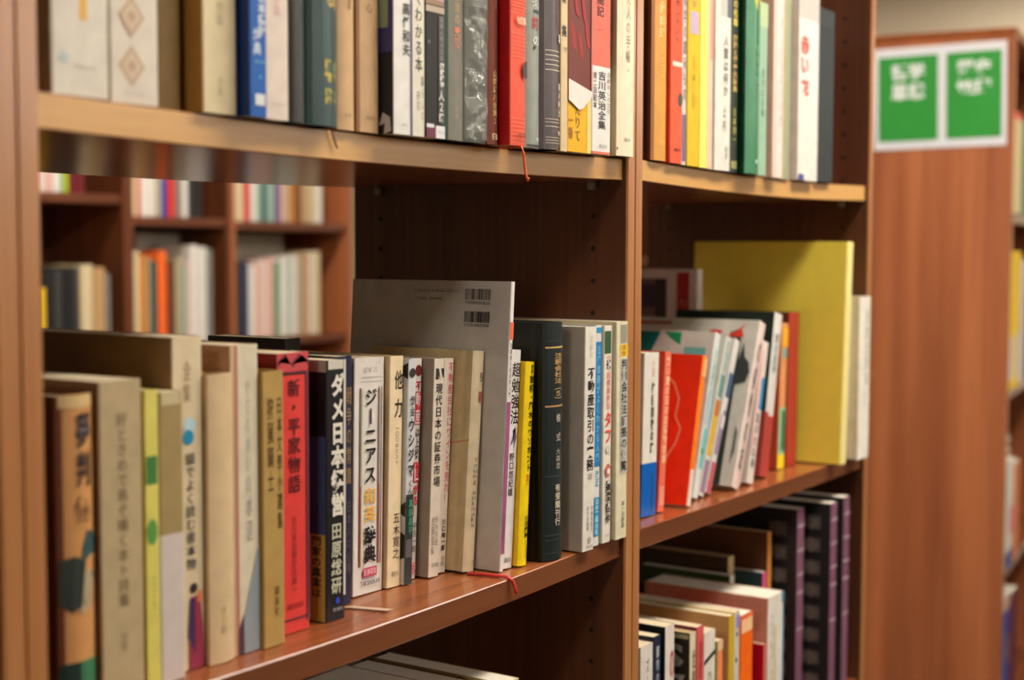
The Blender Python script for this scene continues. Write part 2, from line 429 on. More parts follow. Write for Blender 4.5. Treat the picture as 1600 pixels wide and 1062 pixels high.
m(.7558, .7782, .0305, .203, 'khaki cloth book with two columns of dark title beside the red book', (178, 146, 84), cov=(160, 128, 66), depth=.13, kind='hard', deco=[
    ('v', '日本文學小選集', .78, .91, .42, .26, (92, 66, 34), .01), ('v', '狩猟騎士', .36, .91, .56, .30, (92, 66, 34), .01), ('v', '講談社', .6, .22, .11, .24, (116, 86, 40), .01)])
m(.7870, .8221, .0453, .214, 'bright red book with patterned head and black vertical title', (220, 66, 60), cov=(136, 34, 36), depth=.14, deco=[
    ('patch', .0, 1.0, .935, 1, (196, 72, 76)), ('poly', [(.02, .95), (.3, .99), (.5, .945), (.8, .99), (.99, .95), (.99, .965), (.7, .997), (.45, .96), (.25, 1), (.02, .97)], (120, 44, 50)),
    ('patch', .02, .93, .922, .932, (60, 30, 36)), ('patch', .9, 1, .03, .93, (112, 44, 60)), ('patch', .02, .93, .045, .052, (84, 30, 54)),
    ('v', '新・平家物語', .52, .91, .50, .40, (96, 20, 26), .015), ('v', '吉川英治歴史文庫一', .5, .42, .14, .17, (124, 26, 32)), ('h', '講談社', .25, .8, .085, .108, (124, 26, 32))])
m(.8392, .8617, .0432, .206, 'black book with jagged white title lettering and a blue picture on its cover', (28, 28, 30), cov=(34, 33, 34), depth=.128, lean=2, deco=[
    ('side', 1, 70, .335, .71, (70, 88, 140)), ('side', 1, 90, .0, .335, (204, 176, 88)), ('sidev', '門家の真実は', 10, .33, .09, 11, (40, 34, 26), .015), ('side', 0, 90, .955, 1, (190, 182, 172)),
    ('patch', .06, .86, .965, 1, (206, 200, 190)), ('patch', .88, .995, .09, 1, (214, 206, 194)),
    ('v', 'ダメ日本経営', .56, .95, .40, .68, (226, 220, 206), .045), ('v', '田原総研', .5, .38, .10, .56, (196, 196, 172), .02), ('disc', .56, .075, 2.6, (34, 74, 190)), ('h', '新潮社', .3, .85, .035, .05, (180, 180, 176))])
m(.8780, .8999, .0683, .2055, 'dark navy book with dim gold title squeezed between the black book and white dictionary', (36, 40, 66), cov=(30, 34, 56), depth=.11, lean=2.5, deco=[
    ('v', '戦争の常識', .82, .88, .48, .3, (150, 120, 84), .01), ('v', '日本人の心得', .82, .42, .12, .26, (104, 92, 92))])
m(.9124, .9524, .0774, .201, 'thick white dictionary with large black and yellow Japanese title', (224, 218, 210), cov=(214, 206, 196), depth=.11, lean=4, deco=[
    ('h', 'GENIUS', .26, .76, .935, .962, (186, 180, 172)), ('patch', .2, .93, .915, .919, (196, 190, 182)), ('patch', .2, .93, .898, .901, (196, 190, 182)),
    ('patch', .17, .205, .12, .875, (96, 62, 56)), ('patch', .24, .29, .12, .875, (204, 210, 176)), ('patch', .205, .24, .12, .46, (186, 88, 80)), ('patch', .79, .825, .12, .875, (110, 78, 72)), ('patch', .88, .905, .12, .875, (120, 70, 66)), ('patch', .80, .84, .12, .46, (170, 92, 86)),
    ('v', 'ジーニアス', .53, .875, .465, .40, (22, 20, 22), .02), ('v', '和英', .53, .452, .30, .40, (232, 178, 62), .015), ('v', '辞典', .53, .288, .128, .40, (22, 20, 22), .03),
    ('patch', .3, .76, .072, .112, (196, 60, 92)), ('patch', .34, .72, .079, .105, (232, 190, 200)), ('h', '第2版', .36, .70, .078, .106, (196, 60, 92), .01), ('h', 'TAISHUKAN', .2, .86, .036, .06, (52, 48, 50), .01)])
m(.9528, .9717, .0731, .2005, 'cream book with large two-character title between the white dictionary and the manga', (232, 212, 172), cov=(222, 196, 150), depth=.13, lean=6, kind='hard', deco=[
    ('v', '他', .66, .942, .852, .62, (34, 26, 24), .012), ('v', '力', .66, .82, .73, .62, (34, 26, 24), .012), ('v', '一〇〇のヒント', .6, .70, .53, .26, (52, 42, 36)),
    ('v', '五木寛之', .62, .325, .12, .5, (34, 26, 24)), ('h', '講談社', .3, .82, .045, .07, (120, 98, 78))])
m(.9722, .9824, .0694, .197, 'black and white manga volume with outlined lettering beside the cream book', (206, 210, 210), cov=(218, 218, 216), depth=.115, lean=8, deco=[
    ('side', 0, 60, .0, .1, (210, 212, 214)), ('sidepoly', [(0, .12), (12, .1), (14, .2), (6, .24), (0, .22)], K), ('sidepoly', [(0, .30), (10, .33), (0, .37)], K), ('sidepoly', [(0, .91), (14, .95), (0, .985)], K),
    ('patch', .0, 1, .0, .40, (40, 48, 46)), ('patch', .1, .9, .12, .2, (96, 92, 92)), ('disc', .5, .94, 4, (50, 40, 44)),
    ('v', '闇金', .6, .84, .745, .62, (50, 60, 70), .01), ('v', 'ウシジマ', .5, .74, .475, .85, (44, 56, 66), .03), ('v', 'くん', .5, .465, .40, .7, (40, 44, 48), .02), ('v', '真鍋昌平', .6, .38, .22, .6, (60, 150, 110), .02)])
m(.9838, .9997, .0776, .196, 'white book with bold red boxed title lettering and dark red emblem', (222, 214, 204), cov=(210, 200, 190), depth=.11, lean=11, deco=[
    ('disc', .68, .945, 5, (110, 28, 36)), ('v', '不', .7, .90, .855, .5, (206, 40, 52), .03), ('patch', .46, .98, .70, .85, (206, 48, 56)), ('v', '動産', .7, .85, .70, .44, (236, 214, 208), .02),
    ('v', 'は上昇', .72, .69, .545, .4, (60, 50, 50), .01), ('patch', .46, .98, .44, .53, (206, 48, 56)), ('v', '値', .7, .53, .44, .44, (236, 214, 208), .02), ('v', 'がる！', .7, .43, .28, .5, (214, 44, 56), .03),
    ('v', '中古一郎', .7, .26, .12, .4, (80, 90, 88), .01), ('v', '版', .7, .08, .02, .5, (222, 84, 110), .01)])
m(1.0032, 1.0186, .0660, .195, 'pale grey-sided book on Japanese securities markets with slim black title', (226, 214, 196), cov=(150, 138, 122), depth=.128, lean=10, deco=[
    ('poly', [(.16, .905), (.45, .905), (.45, .925), (.62, .90), (.45, .955), (.16, .955)], (52, 46, 46)), ('poly', [(.66, .955), (.95, .955), (.95, .91), (.8, .92)], (52, 46, 46)),
    ('v', '現代日本の証券市場', .52, .89, .41, .66, (34, 28, 28), .008), ('v', '鈴木芳徳', .62, .28, .14, .32, (126, 112, 100)), ('v', '佐藤猛編', .3, .28, .10, .3, (126, 112, 100)), ('h', '白桃', .2, .9, .045, .065, (70, 62, 58))])
m(1.0192, 1.0337, .0694, .194, 'cream book with long pinkish red vertical title leaning behind the securities book', (230, 218, 200), cov=(222, 208, 186), depth=.125, lean=14, deco=[
    ('v', '不動産会社にワインを売れ！', .72, .985, .32, .52, (214, 104, 112), .012), ('v', '川口雄一郎', .62, .25, .10, .42, (44, 38, 38), .02), ('v', '日経', .62, .08, .03, .4, (120, 108, 100))])
m(1.0350, 1.0525, .0480, .2, 'aged cream hardback with stained cover and a red line across, leaning on the grey textbook', (222, 206, 170), cov=(204, 184, 142), depth=.12, lean=17, kind='round', bulge=.0035, page=PAGED, grime=.14, deco=[
    ('sideline', [(40, .54), (20, .58), (3, .595)], (196, 96, 84), .9), ('poly', [(.02, .595), (.98, .625), (.98, .633), (.02, .603)], (196, 104, 90)),
    ('v', '受', .62, .905, .855, .42, (118, 92, 68), .01), ('v', '難', .62, .82, .76, .46, (176, 96, 80), .02), ('v', '姫野家の手紙', .78, .59, .36, .22, (116, 98, 72)),
    ('v', 'Young animals', .42, .52, .2, .3, (128, 110, 80)), ('h', '文芸', .45, .85, .035, .052, (120, 104, 84)), ('sideh', 'ことば', 46, 26, .72, .745, (110, 88, 60)), ('sideh', 'よみ', 46, 34, .6, .62, (120, 98, 66))])
m(1.0567, 1.0630, .0255, .263, 'large grey textbook turned back cover outwards with two barcodes', (226, 220, 214), cov=(200, 196, 190), depth=.185, lean=19, rough=.32, deco=[
    ('patch', .1, 1, .80, .86, (222, 106, 70)), ('patch', .1, 1, .06, .585, (158, 84, 128)), ('v', '消費者の経済学入門', .55, .79, .60, .6, (80, 76, 78)), ('v', '白鴎社', .5, .2, .1, .5, (90, 84, 84)),
    ('sideh', 'ISBN978-4-8043-0325-2', 108, 58, .958, .969, (92, 86, 80)), ('sideh', 'C2034 ¥2000E', 108, 76, .93, .941, (92, 86, 80)),
    ('side', 52, 20, .925, .972, (196, 188, 178)), ('barcode', 50, 22, .934, .972), ('sideh', '9784804303252', 50, 22, .918, .931, (80, 74, 70)), ('barcode', 50, 22, .855, .893), ('sideh', '1923034020000', 50, 22, .839, .852, (80, 74, 70))])
m(1.0636, 1.0795, .0270, .2, 'slim white book with bold black study method title beside the yellow book', (224, 220, 216), cov=(206, 200, 198), depth=.125, lean=15, deco=[
    ('v', '超勉強法', .55, .945, .655, .86, (24, 22, 24), .012), ('poly', [(.2, .56), (.55, .58), (.45, .63), (.62, .61), (.6, .545), (.85, .6), (.7, .645)], (108, 92, 116)),
    ('v', '野口悠紀雄', .45, .53, .33, .5, (48, 44, 46), .008), ('h', '講談社', .12, .8, .028, .052, (90, 86, 84))])
m(1.0803, 1.0955, .0200, .188, 'bright yellow slim book with black feng shui title down its right side', (244, 214, 26), cov=(238, 196, 20), depth=.125, lean=13.5, kind='round', bulge=.002, rough=.3, deco=[
    ('v', '図解', .62, .985, .94, .34, (40, 34, 24), .02), ('v', '家相・風水のウソホント', .62, .935, .46, .56, (30, 26, 22), .025), ('v', '間取り', .55, .45, .39, .36, (226, 120, 30), .02),
    ('v', '小池康寿', .64, .25, .135, .5, (40, 34, 22), .02), ('patch', .64, .68, .035, .12, (70, 60, 30))])
m(1.1100, 1.1449, .0070, .2225, 'thick black law commentary with gold lines and gold title', (38, 46, 46), cov=(26, 26, 26), depth=.16, kind='round', bulge=.007, rough=.34, grime=.06, page=PAGEW, deco=[
    ('patch', .06, .94, .893, .9, GOLD), ('patch', .06, .94, .647, .654, (196, 150, 96)), ('patch', .06, .94, .355, .358, (66, 84, 90)), ('patch', .06, .94, .922, .925, (58, 70, 70)),
    ('patch', .06, .94, .105, .108, (70, 84, 84)), ('patch', .06, .94, .085, .088, (62, 76, 76)), ('patch', .06, .94, .03, .033, (56, 78, 78)),
    ('v', '注釈会社法（５）', .47, .875, .665, .34, (206, 168, 100), .012), ('v', '株 式', .47, .62, .50, .2, (196, 188, 170), .01), ('v', '大森忠', .46, .475, .385, .2, (190, 182, 164)),
    ('v', '有斐閣刊行', .45, .325, .145, .24, (216, 204, 176), .012)])
m(1.1608, 1.1822, .0000, .2155, 'white book on real estate dealing with heavy black title and dark-patched side', (226, 220, 208), cov=(196, 188, 174), depth=.15, lean=4, page=PAGEW, deco=[
    ('v', '不動産取引の実務', .56, .822, .355, .64, (24, 22, 22), .02), ('patch', .4, .75, .318, .345, (176, 168, 160)), ('v', '不動産取引', .78, .20, .08, .22, (110, 104, 98)), ('v', '研究会編著', .42, .20, .09, .2, (110, 104, 98)),
    ('disc', .58, .048, 3, (170, 164, 158)), ('h', '週刊住宅', .3, .85, .012, .025, (110, 104, 98)), ('v', '日本法', .5, .96, .86, .25, (176, 170, 160)),
    ('sidev', '図表でみる取引のしくみ', 40, .38, .12, 4, (120, 112, 104)), ('sidev', '契約から登記までの手引き', 52, .38, .12, 4, (104, 98, 92)), ('sidepoly', [(60, .85), (75, .9), (66, .76)], (110, 102, 92)),
    ('side', 60, 120, .30, .90, (92, 86, 76))])  # dark block on the cover, set back from the spine
m(1.1885, 1.2002, .0045, .2155, 'thin white book with a long bright blue title strip', (222, 222, 218), cov=(206, 206, 202), depth=.13, lean=4, deco=[
    ('patch', .05, .92, .965, .99, (36, 140, 196)), ('patch', .0, .92, .36, .925, (22, 120, 184)), ('v', '法律実務がよくわかる入門', .5, .91, .38, .6, (120, 196, 226), .01),
    ('v', '改正', .5, .345, .27, .6, (70, 160, 196), .02), ('patch', .05, .92, .045, .22, (24, 138, 190)), ('v', '日本実業出版', .5, .215, .05, .6, (190, 224, 232), .02)])
m(1.2030, 1.2195, .0023, .214, 'white manga with a dark green square and red title near the upright', (230, 222, 208), cov=(206, 204, 190), depth=.13, lean=2, deco=[
    ('patch', .05, .8, .872, .975, (48, 88, 52)), ('h', 'VOL', .25, .8, .848, .862, (196, 90, 90), .01), ('v', '010', .52, .845, .80, .6, (70, 70, 66), .01), ('v', '高校鉄拳伝', .52, .79, .615, .46, (222, 120, 110), .012),
    ('v', 'タフ', .52, .61, .455, .8, (226, 66, 54), .025), ('disc', .52, .43, 4, (190, 180, 170)), ('disc', .52, .43, 3.2, (228, 220, 206)), ('v', '１', .52, .445, .415, .34, (150, 130, 120)),
    ('disc', .52, .335, 5.4, (200, 110, 100), 1.2), ('disc', .6, .33, 3, (240, 226, 210)), ('v', '猿渡哲也', .55, .29, .085, .56, (30, 28, 30), .035), ('h', '集英', .3, .75, .028, .042, (150, 146, 140))])
m(1.2222, 1.2448, -.0020, .2165, 'pale khaki book with yellow label and outlined black title, last before the upright', (222, 214, 182), cov=(206, 198, 164), depth=.165, page=PAGEW, deco=[
    ('patch', .3, .9, .9, .985, (150, 150, 130)), ('patch', .28, .98, .84, .895, (232, 196, 52)), ('v', '法令', .6, .895, .84, .5, (180, 110, 40), .02),
    ('patch', .34, .96, .30, .83, (190, 188, 180)), ('v', '判例会社法証拠の便覧', .65, .83, .31, .54, (38, 36, 44), .02), ('v', '第一法規編', .62, .175, .05, .28, (120, 116, 96), .01)])
# things lying on / behind that row
m(.9880, 1.0100, .2200, .209, 'dark charcoal book standing in the back row behind the red book', (64, 60, 54), cov=(62, 58, 52), depth=.1, page=PAGED)
rb = tube('bookmark_ribbon', [(1.036, .046, EZ+ZM-.0036), (1.039, .03, EZ+ZM-.0030), (1.0410, .018, EZ+ZM-.0030), (1.0420, .008, EZ+ZM-.0026), (1.0435, .003, EZ+ZM-.006), (1.046, .0015, EZ+ZM-.013), (1.0475, .0015, EZ+ZM-.018)], .0017, mat((214, 56, 48), .6, .1, 'cloth'))
tag(rb, 'red thread bookmark trailing over the middle shelf edge below the grey textbook', 'bookmark')
sl = pyd('paper_slip', [(x, y, EZ+ZM-.0050+dz) for dz in (0, .0005) for x, y in ((.8830, .0640), (.8905, .0600), (.9010, .0250), (.8935, .0270))],
         [(3, 2, 1, 0), (4, 5, 6, 7), (0, 1, 5, 4), (1, 2, 6, 5), (2, 3, 7, 6), (3, 0, 4, 7)], mat((204, 172, 146), .6, .05, 'paper'))
tag(sl, 'scrap of whitish paper lying on the middle shelf before the white dictionary', 'paper scrap')

# ---- top shelf, middle bookcase
def t_(X0, X1, y, H, label, col, **k): return B('T', X0, X1, y, H, label, col, group=GT, **k)
ORN = (196, 168, 140)
t_(.5580, .6010, .010, .24, 'big white book with an orange tag and faint blue mark, leftmost on the top shelf', (226, 220, 204), cov=(206, 190, 140), depth=.18, deco=[
    ('patch', .49, .62, .19, .42, (228, 176, 70)), ('disc', .2, .092, 3.2, (186, 202, 204)), ('h', '図説の本', .38, .76, .068, .08, (176, 170, 158))])
t_(.6025, .6415, .010, .24, 'big white book with two beige diamond ornaments on its spine', (224, 216, 200), cov=(214, 206, 180), depth=.18, deco=[
    q for zc in (.097, .225) for q in [('poly', [(.43, zc-.055), (.71, zc), (.43, zc+.055), (.15, zc)], ORN), ('poly', [(.43, zc-.038), (.62, zc), (.43, zc+.038), (.24, zc)], (212, 192, 164)), ('poly', [(.43, zc-.018), (.53, zc), (.43, zc+.018), (.33, zc)], (190, 158, 130))]] + [('h', '日本の美', .25, .65, .02, .03, (186, 176, 156))])
t_(.6450, .6640, .014, .2, 'recessed dark khaki book next to the white diamond book', (124, 96, 48), cov=(120, 92, 44), depth=.14)
t_(.6710, .7018, .0005, .205, 'cream slipcase with golden brown side left of the blue book', (222, 206, 166), cov=(172, 124, 60), depth=.15, deco=[
    ('v', '作品', .5, .36, .28, .2, (166, 152, 114)), ('v', '詩集', .5, .12, .055, .16, (176, 162, 124))])
t_(.7040, .7205, -.0095, .19, 'cobalt blue book with white title lettering and white square, standing proud of the top shelf', (10, 92, 178), cov=(6, 46, 112), depth=.13, rough=.35, deco=[
    ('v', '日本語辞', .72, .44, .285, .44, (216, 226, 236), .035), ('v', '絵典', .42, .31, .215, .42, (206, 220, 232), .035), ('h', 'BOOK', .3, .9, .187, .2, (116, 190, 196), .01), ('disc', .6, .14, 1.4, (40, 160, 206)), ('patch', .28, .84, .04, .08, (222, 226, 226))])
t_(.7225, .7460, -.0060, .19, 'off-white book with faint pink lettering, right of the blue book', (226, 212, 198), cov=(222, 200, 186), depth=.13, deco=[('v', '恋歌', .5, .46, .37, .3, (222, 176, 170)), ('h', '新潮社', .25, .8, .05, .062, (190, 172, 162))])
t_(.7470, .7670, -.0065, .195, 'round-backed charcoal book beside the dark green one', (66, 66, 64), cov=(44, 42, 40), depth=.13, kind='round', bulge=.005, rough=.3, deco=[('h', '角川', .55, .85, .025, .045, (104, 104, 100))])
t_(.7680, .8015, -.0080, .215, 'round-backed dark green book with gold lettering and a dangling thread', (62, 86, 86), cov=(34, 46, 46), depth=.15, kind='round', bulge=.006, rough=.28, deco=[
    ('v', '金', .68, .43, .385, .4, (222, 190, 110), .03), ('v', '植物', .52, .222, .143, .24, (206, 186, 72), .03), ('v', '図鑑', .52, .125, .07, .24, (186, 176, 82), .03), ('v', '原色', .78, .215, .15, .17, (176, 184, 120), .01), ('v', '日本', .78, .12, .075, .17, (176, 184, 130), .01)])
t_(.8080, .8270, .001, .19, 'plain tan book, left of its tan twin on the top shelf', (208, 172, 128), cov=(196, 158, 112), depth=.13, kind='round', bulge=.002, deco=[('h', '文春', .3, .75, .05, .065, (170, 138, 100)), ('v', '旅', .62, .52, .46, .3, (120, 96, 72))])
t_(.8285, .8545, .000, .19, 'plain tan book, right of its tan twin, with a brown hollow edge', (206, 170, 128), cov=(150, 104, 62), depth=.13, kind='round', bulge=.002, deco=[('patch', 0, .12, 0, 1, (150, 104, 62)), ('h', '講談社', .35, .85, .05, .065, (140, 112, 84)), ('v', '心', .5, .51, .465, .3, (110, 86, 66))])
t_(.8568, .8790, -.0110, .205, 'white-spined book with dark purple side and handwritten author name', (230, 228, 222), cov=(36, 34, 42), depth=.13, deco=[
    ('side', 0, 90, .30, .5, (58, 56, 120)), ('side', 5, 90, .39, 1, (150, 166, 136)), ('sidepoly', [(2, .01), (9, .0), (8, .04), (14, .03), (10, .08), (3, .06)], (196, 194, 192)),
    ('v', '高任和夫', .70, .49, .29, .42, (44, 52, 48), .012), ('h', '講談社', .42, .8, .03, .042, (180, 178, 172)), ('patch', .94, 1, 0, 1, (84, 80, 142))])
t_(.8797, .8958, -.0115, .195, 'ivory book with cursive black title right of the white-spined book', (226, 222, 204), cov=(84, 80, 142), depth=.13, deco=[
    ('v', '図でよくわかる本', .5, .77, .25, .6, (54, 52, 46), .006), ('v', '暮らしの', .78, .24, .06, .24, (120, 116, 100)), ('v', '研究', .45, .18, .10, .26, (130, 126, 110))])
t_(.8962, .9203, -.0120, .195, 'black paperback with white edge lettering, beige head and white-and-purple foot', (34, 34, 32), cov=(28, 28, 27), depth=.13, deco=[
    ('patch', 0, 1, .53, 1, (150, 122, 92)), ('patch', .6, .98, .55, .8, (196, 150, 170)), ('patch', 0, 1, .50, .525, (182, 166, 146)), ('patch', .68, 1, .06, .49, (70, 70, 66)), ('v', '図解人物の日本', .84, .49, .31, .2, (150, 150, 144)), ('v', '図解雑学', .86, .305, .205, .24, (226, 226, 220), .03), ('v', '人２時', .82, .195, .06, .3, (216, 216, 210), .03),
    ('patch', 0, .5, .0, .045, (110, 42, 70)), ('patch', .5, 1, .0, .05, (230, 228, 230)), ('patch', 0, .4, .04, .055, (226, 222, 226)), ('h', 'ナツメ', .6, .95, .015, .033, (120, 130, 160)), ('disc', .12, .38, 1.5, (96, 98, 96))])
t_(.9215, .9503, -.0120, .2, 'grey-green book with orange title and a dark green left edge', (122, 120, 108), cov=(20, 62, 44), depth=.14, kind='round', bulge=.003, rough=.36, deco=[
    ('patch', 0, .2, 0, 1, (22, 66, 48)), ('v', '日本酒の', .58, .64, .46, .28, (184, 156, 120), .01), ('v', '素顔', .58, .455, .365, .32, (216, 128, 96), .03), ('v', '日経', .56, .135, .085, .18, (160, 156, 144))])
PL = t_(.9512, .9838, -.0115, .2, 'silvery book wrapped in crinkled shiny plastic', (86, 90, 82), cov=(76, 80, 72), depth=.14, kind='round', bulge=.003, rough=.25, deco=[])
rnd = random.Random(11)
vs, fs = [], []
NU, NZ = 24, 150
w = .9838-.9512
from mathutils import noise as NZM
for iz in range(NZ+1):
    for iu in range(NU+1):
        u = iu/NU*w; edge = min(iu, NU-iu, 4)/4; z = .002+iz/NZ*.196
        q = NZM.noise(Vector((u*95, z*95, 3.1)))*.0034 + abs(NZM.noise(Vector((u*150+z*60, z*150, 7.7))))*.0030
        vs.append((u-w, .003*(2*u/w-1)**2 - .0016 - (.001+q)*edge, z))
for iz in range(NZ):
    for iu in range(NU):
        a = iz*(NU+1)+iu; fs.append((a, a+1, a+NU+2, a+NU+1))
pm = bpy.data.materials.new('clear_plastic'); pm.use_nodes = True
nt = pm.node_tree; b = nt.nodes['Principled BSDF']
b.inputs['Base Color'].default_value = (.62, .64, .58, 1); b.inputs['Roughness'].default_value = .05; b.inputs['Metallic'].default_value = .1
b.inputs['Alpha'].default_value = .32; b.inputs['Specular IOR Level'].default_value = 1
pyd('plastic_wrapper', vs, fs, pm, PL, smooth=True)
t_(.9845, 1.0000, -.0115, .19, 'maroon book with gold collected-works lettering left of the bright red book', (112, 52, 36), cov=(120, 52, 36), depth=.13, kind='round', bulge=.002, deco=[
    ('v', '山岡荘八全集１', .58, .325, .087, .4, GOLD, .02), ('v', '家康', .6, .7, .58, .3, (150, 92, 60)), ('h', '講談', .3, .9, .02, .05, (226, 206, 150), .03)])
RED = t_(1.0035, 1.0270, -.0200, .2, 'bright red-orange book with fine gold rules and a black disc, jutting over the shelf edge', (232, 84, 56), cov=(196, 28, 30), depth=.15, rough=.32, deco=
    [('patch', .04, .97, .01+.017*k, .0125+.017*k, (236, 128, 92)) for k in range(7)] + [('patch', .04, .97, .37+.016*k, .3725+.016*k, (236, 128, 92)) for k in range(7)] +
    [('patch', .04, .97, .55+.014*k, .5525+.014*k, (236, 128, 92)) for k in range(6)] +
    [('disc', .93, .32, 5, (62, 54, 52), 1.5), ('h', '物語集', .3, .9, .505, .54, (240, 196, 160), .02), ('h', '中央', .4, .9, .03, .055, (110, 40, 34), .02)])
t_(1.0400, 1.0640, -.0130, .195, 'grey-green mottled book with white and red title beside the red-orange book', (146, 152, 142), cov=(120, 126, 116), depth=.13, kind='round', bulge=.003, rough=.3, deco=[
    ('v', '兵士', .6, .70, .62, .5, (226, 232, 228), .03), ('v', '町', .6, .585, .52, .5, (176, 76, 70), .02), ('v', 'の', .66, .505, .45, .6, (226, 232, 226), .02), ('patch', .45, .95, .60, .612, (60, 90, 76)), ('disc', .5, .445, 1.6, (46, 54, 48)), ('h', '新潮', .6, .9, .03, .05, (226, 230, 226), .02), ('patch', .1, .95, .008, .016, (50, 62, 54))])
t_(1.0650, 1.0985, -.0160, .205, 'round-backed dark grey book with bands of silver rules', (92, 84, 84), cov=(36, 32, 32), depth=.14, kind='round', bulge=.007, rough=.24, deco=
    [('patch', .15, .96, zz, zz+.004, (206, 196, 174)) for zz in (.42, .40, .38, .36, .338)] + [('patch', .15, .96, zz, zz+.003, (190, 180, 160)) for zz in (.128, .115, .097, .05, .038, .026)] +
    [('v', '毒', .76, .5, .455, .3, (222, 214, 200), .03), ('v', '高木彬光', .72, .29, .14, .22, (206, 198, 188), .02), ('h', '光文', .6, .95, .06, .082, (226, 216, 196), .03)])
t_(1.0995, 1.1120, -.0110, .19, 'narrow cream book with broken black title between the grey and the torn maroon book', (216, 192, 150), cov=(206, 178, 130), depth=.13, deco=[('v', '一葉', .4, .8, .69, .6, (60, 50, 40), .01), ('v', '集', .45, .595, .535, .7, (56, 48, 40), .012), ('v', '下', .6, .49, .465, .6, (56, 48, 40), .012)])
t_(1.1132, 1.1555, -.0100, .19, 'yellow book in a torn maroon striped jacket with a flap of white paper', (226, 176, 30), cov=(206, 160, 60), depth=.14, deco=[
    ('patch', .82, 1, 0, .36, (226, 206, 120)), ('v', 'のがたりて', .42, .36, .05, .26, (150, 100, 30), .012), ('v', '一冊', .12, .18, .06, .2, (170, 112, 40), .02),
    ('poly', [(.0, .335), (1, .29), (1, 1), (.0, 1)], (112, 46, 36), 'torn_jacket')] +
    [('poly', [(a, c), (a+.16, c-.02), (a+.04, c+.10), (a-.12, c+.12)], (160, 34, 36), 'jacket_stripe') for a, c in ((.2, .5), (.5, .46), (.78, .52), (.3, .66), (.62, .64), (.2, .82), (.5, .8), (.82, .78))] +
    [('poly', [(.0, .345), (1, .30), (.97, .272), (.76, .238), (.62, .214), (.45, .203), (.24, .222), (.0, .245)], (228, 222, 212), 'torn_paper'), ('patch', .955, 1, .3, 1, (206, 120, 110))])
t_(1.1565, 1.1910, -.0105, .19, 'salmon pink book with a white collected-works paper band', (226, 112, 94), cov=(130, 44, 40), depth=.14, deco=[
    ('v', '太閤記', .42, .84, .67, .4, (52, 30, 30), .012), ('v', '二', .4, .65, .6, .3, (206, 96, 84)),
    ('band', .012, .43, (226, 224, 218), .14), ('v', '吉川英治全集', .52, .41, .12, .44, (56, 52, 50), .008), ('v', '第二回配本', .14, .40, .22, .2, (90, 84, 80), .01), ('v', '日本の心の文学', .88, .41, .2, .18, (120, 114, 108)), ('h', '講談社', .35, .8, .03, .05, (150, 146, 142))])
t_(1.2110, 1.2455, -.0090, .2, 'cream book at the right end of the top shelf overlapping the upright', (236, 226, 196), cov=(206, 194, 150), depth=.15, kind='round', bulge=.003, deco=[
    ('v', 'さる二死人の手帳・', .5, 1, .38, .26, (150, 146, 128), .008), ('h', '角川', .3, .65, .07, .09, (150, 144, 124), .01), ('disc', .02, .035, 1.5, (120, 80, 40))])
tube('ribbon_marker', [(-.006, .05, .001), (-.006, .018, -.0004), (-.005, .0, -.001), (-.0045, -.0016, -.008), (-.003, -.0016, -.018), (.0, -.0016, -.0255), (-.0012, -.0022, -.027), (.0012, -.0026, -.0268), (.0004, -.002, -.0295)], .0012, mat((244, 110, 52), .6, .1, 'cloth'), RED)
th = tube('bookmark_thread', [(.8005, .035, EZ+ZT-.0015), (.8005, .009, EZ+ZT-.0015), (.8015, .0035, EZ+ZT-.003), (.8050, .0035, EZ+ZT-.011), (.8085, .0035, EZ+ZT-.017)], .0008, mat((90, 50, 44), .7, .1, 'cloth'))
tag(th, 'dark thread bookmark hanging over the top shelf edge under the dark green book', 'bookmark')

# ---- top shelf, right bookcase
def u_(X0, X1, y, H, label, col, **k): return B('T', X0, X1, y, H, label, col, group=GU, **k)
u_(1.2985, 1.3325, .000, .2, 'ochre gold book with pale lettering, first right of the middle upright', (216, 156, 72), cov=(110, 58, 28), depth=.14, kind='round', bulge=.003, deco=[('patch', 0, .14, 0, 1, (150, 92, 40)), ('v', '実験料理', .55, .86, .62, .4, (232, 200, 140), .03), ('v', 'の生活', .6, .6, .42, .3, (224, 184, 116), .01), ('h', '文化', .45, .85, .08, .11, (232, 196, 130))])
u_(1.3350, 1.3625, -.001, .19, 'vermilion book with white dash and black disc on its spine', (238, 92, 58), cov=(222, 60, 40), depth=.13, deco=[('v', 'ホントノト', .55, .9, .65, .5, (120, 44, 34), .012), ('patch', .15, .95, .53, .555, (232, 222, 206)), ('disc', .8, .35, 5, (84, 74, 60), 1.4), ('h', '角川', .3, .85, .065, .085, (96, 36, 32), .03)])
u_(1.3635, 1.3735, .000, .19, 'sliver-thin white and purple booklet between vermilion and mustard books', (214, 206, 200), cov=(190, 182, 182), depth=.13, deco=[('patch', .1, .9, .02, .28, (120, 100, 140)), ('v', '科学の読みもの', .5, .95, .35, .7, (110, 104, 104), .01)])
u_(1.3745, 1.4030, -.001, .2, 'mustard yellow book with a lilac square near its head', (222, 186, 30), cov=(206, 170, 30), depth=.14, deco=[('patch', .2, .85, .70, .82, (190, 170, 200)), ('v', '社会学', .5, .98, .83, .4, (150, 130, 140)), ('v', '入門編', .5, .6, .3, .3, (200, 160, 40))])
u_(1.4035, 1.4240, -.0015, .2, 'lemon yellow book beside the mustard one', (244, 230, 110), cov=(240, 222, 90), depth=.14, deco=[('patch', .82, 1, 0, 1, (240, 206, 150))])
u_(1.4250, 1.4390, .0, .215, 'thin pinkish cream book right of the lemon yellow one', (226, 196, 176), cov=(214, 170, 140), depth=.13, deco=[('patch', .5, 1, .55, 1, (214, 150, 130))])
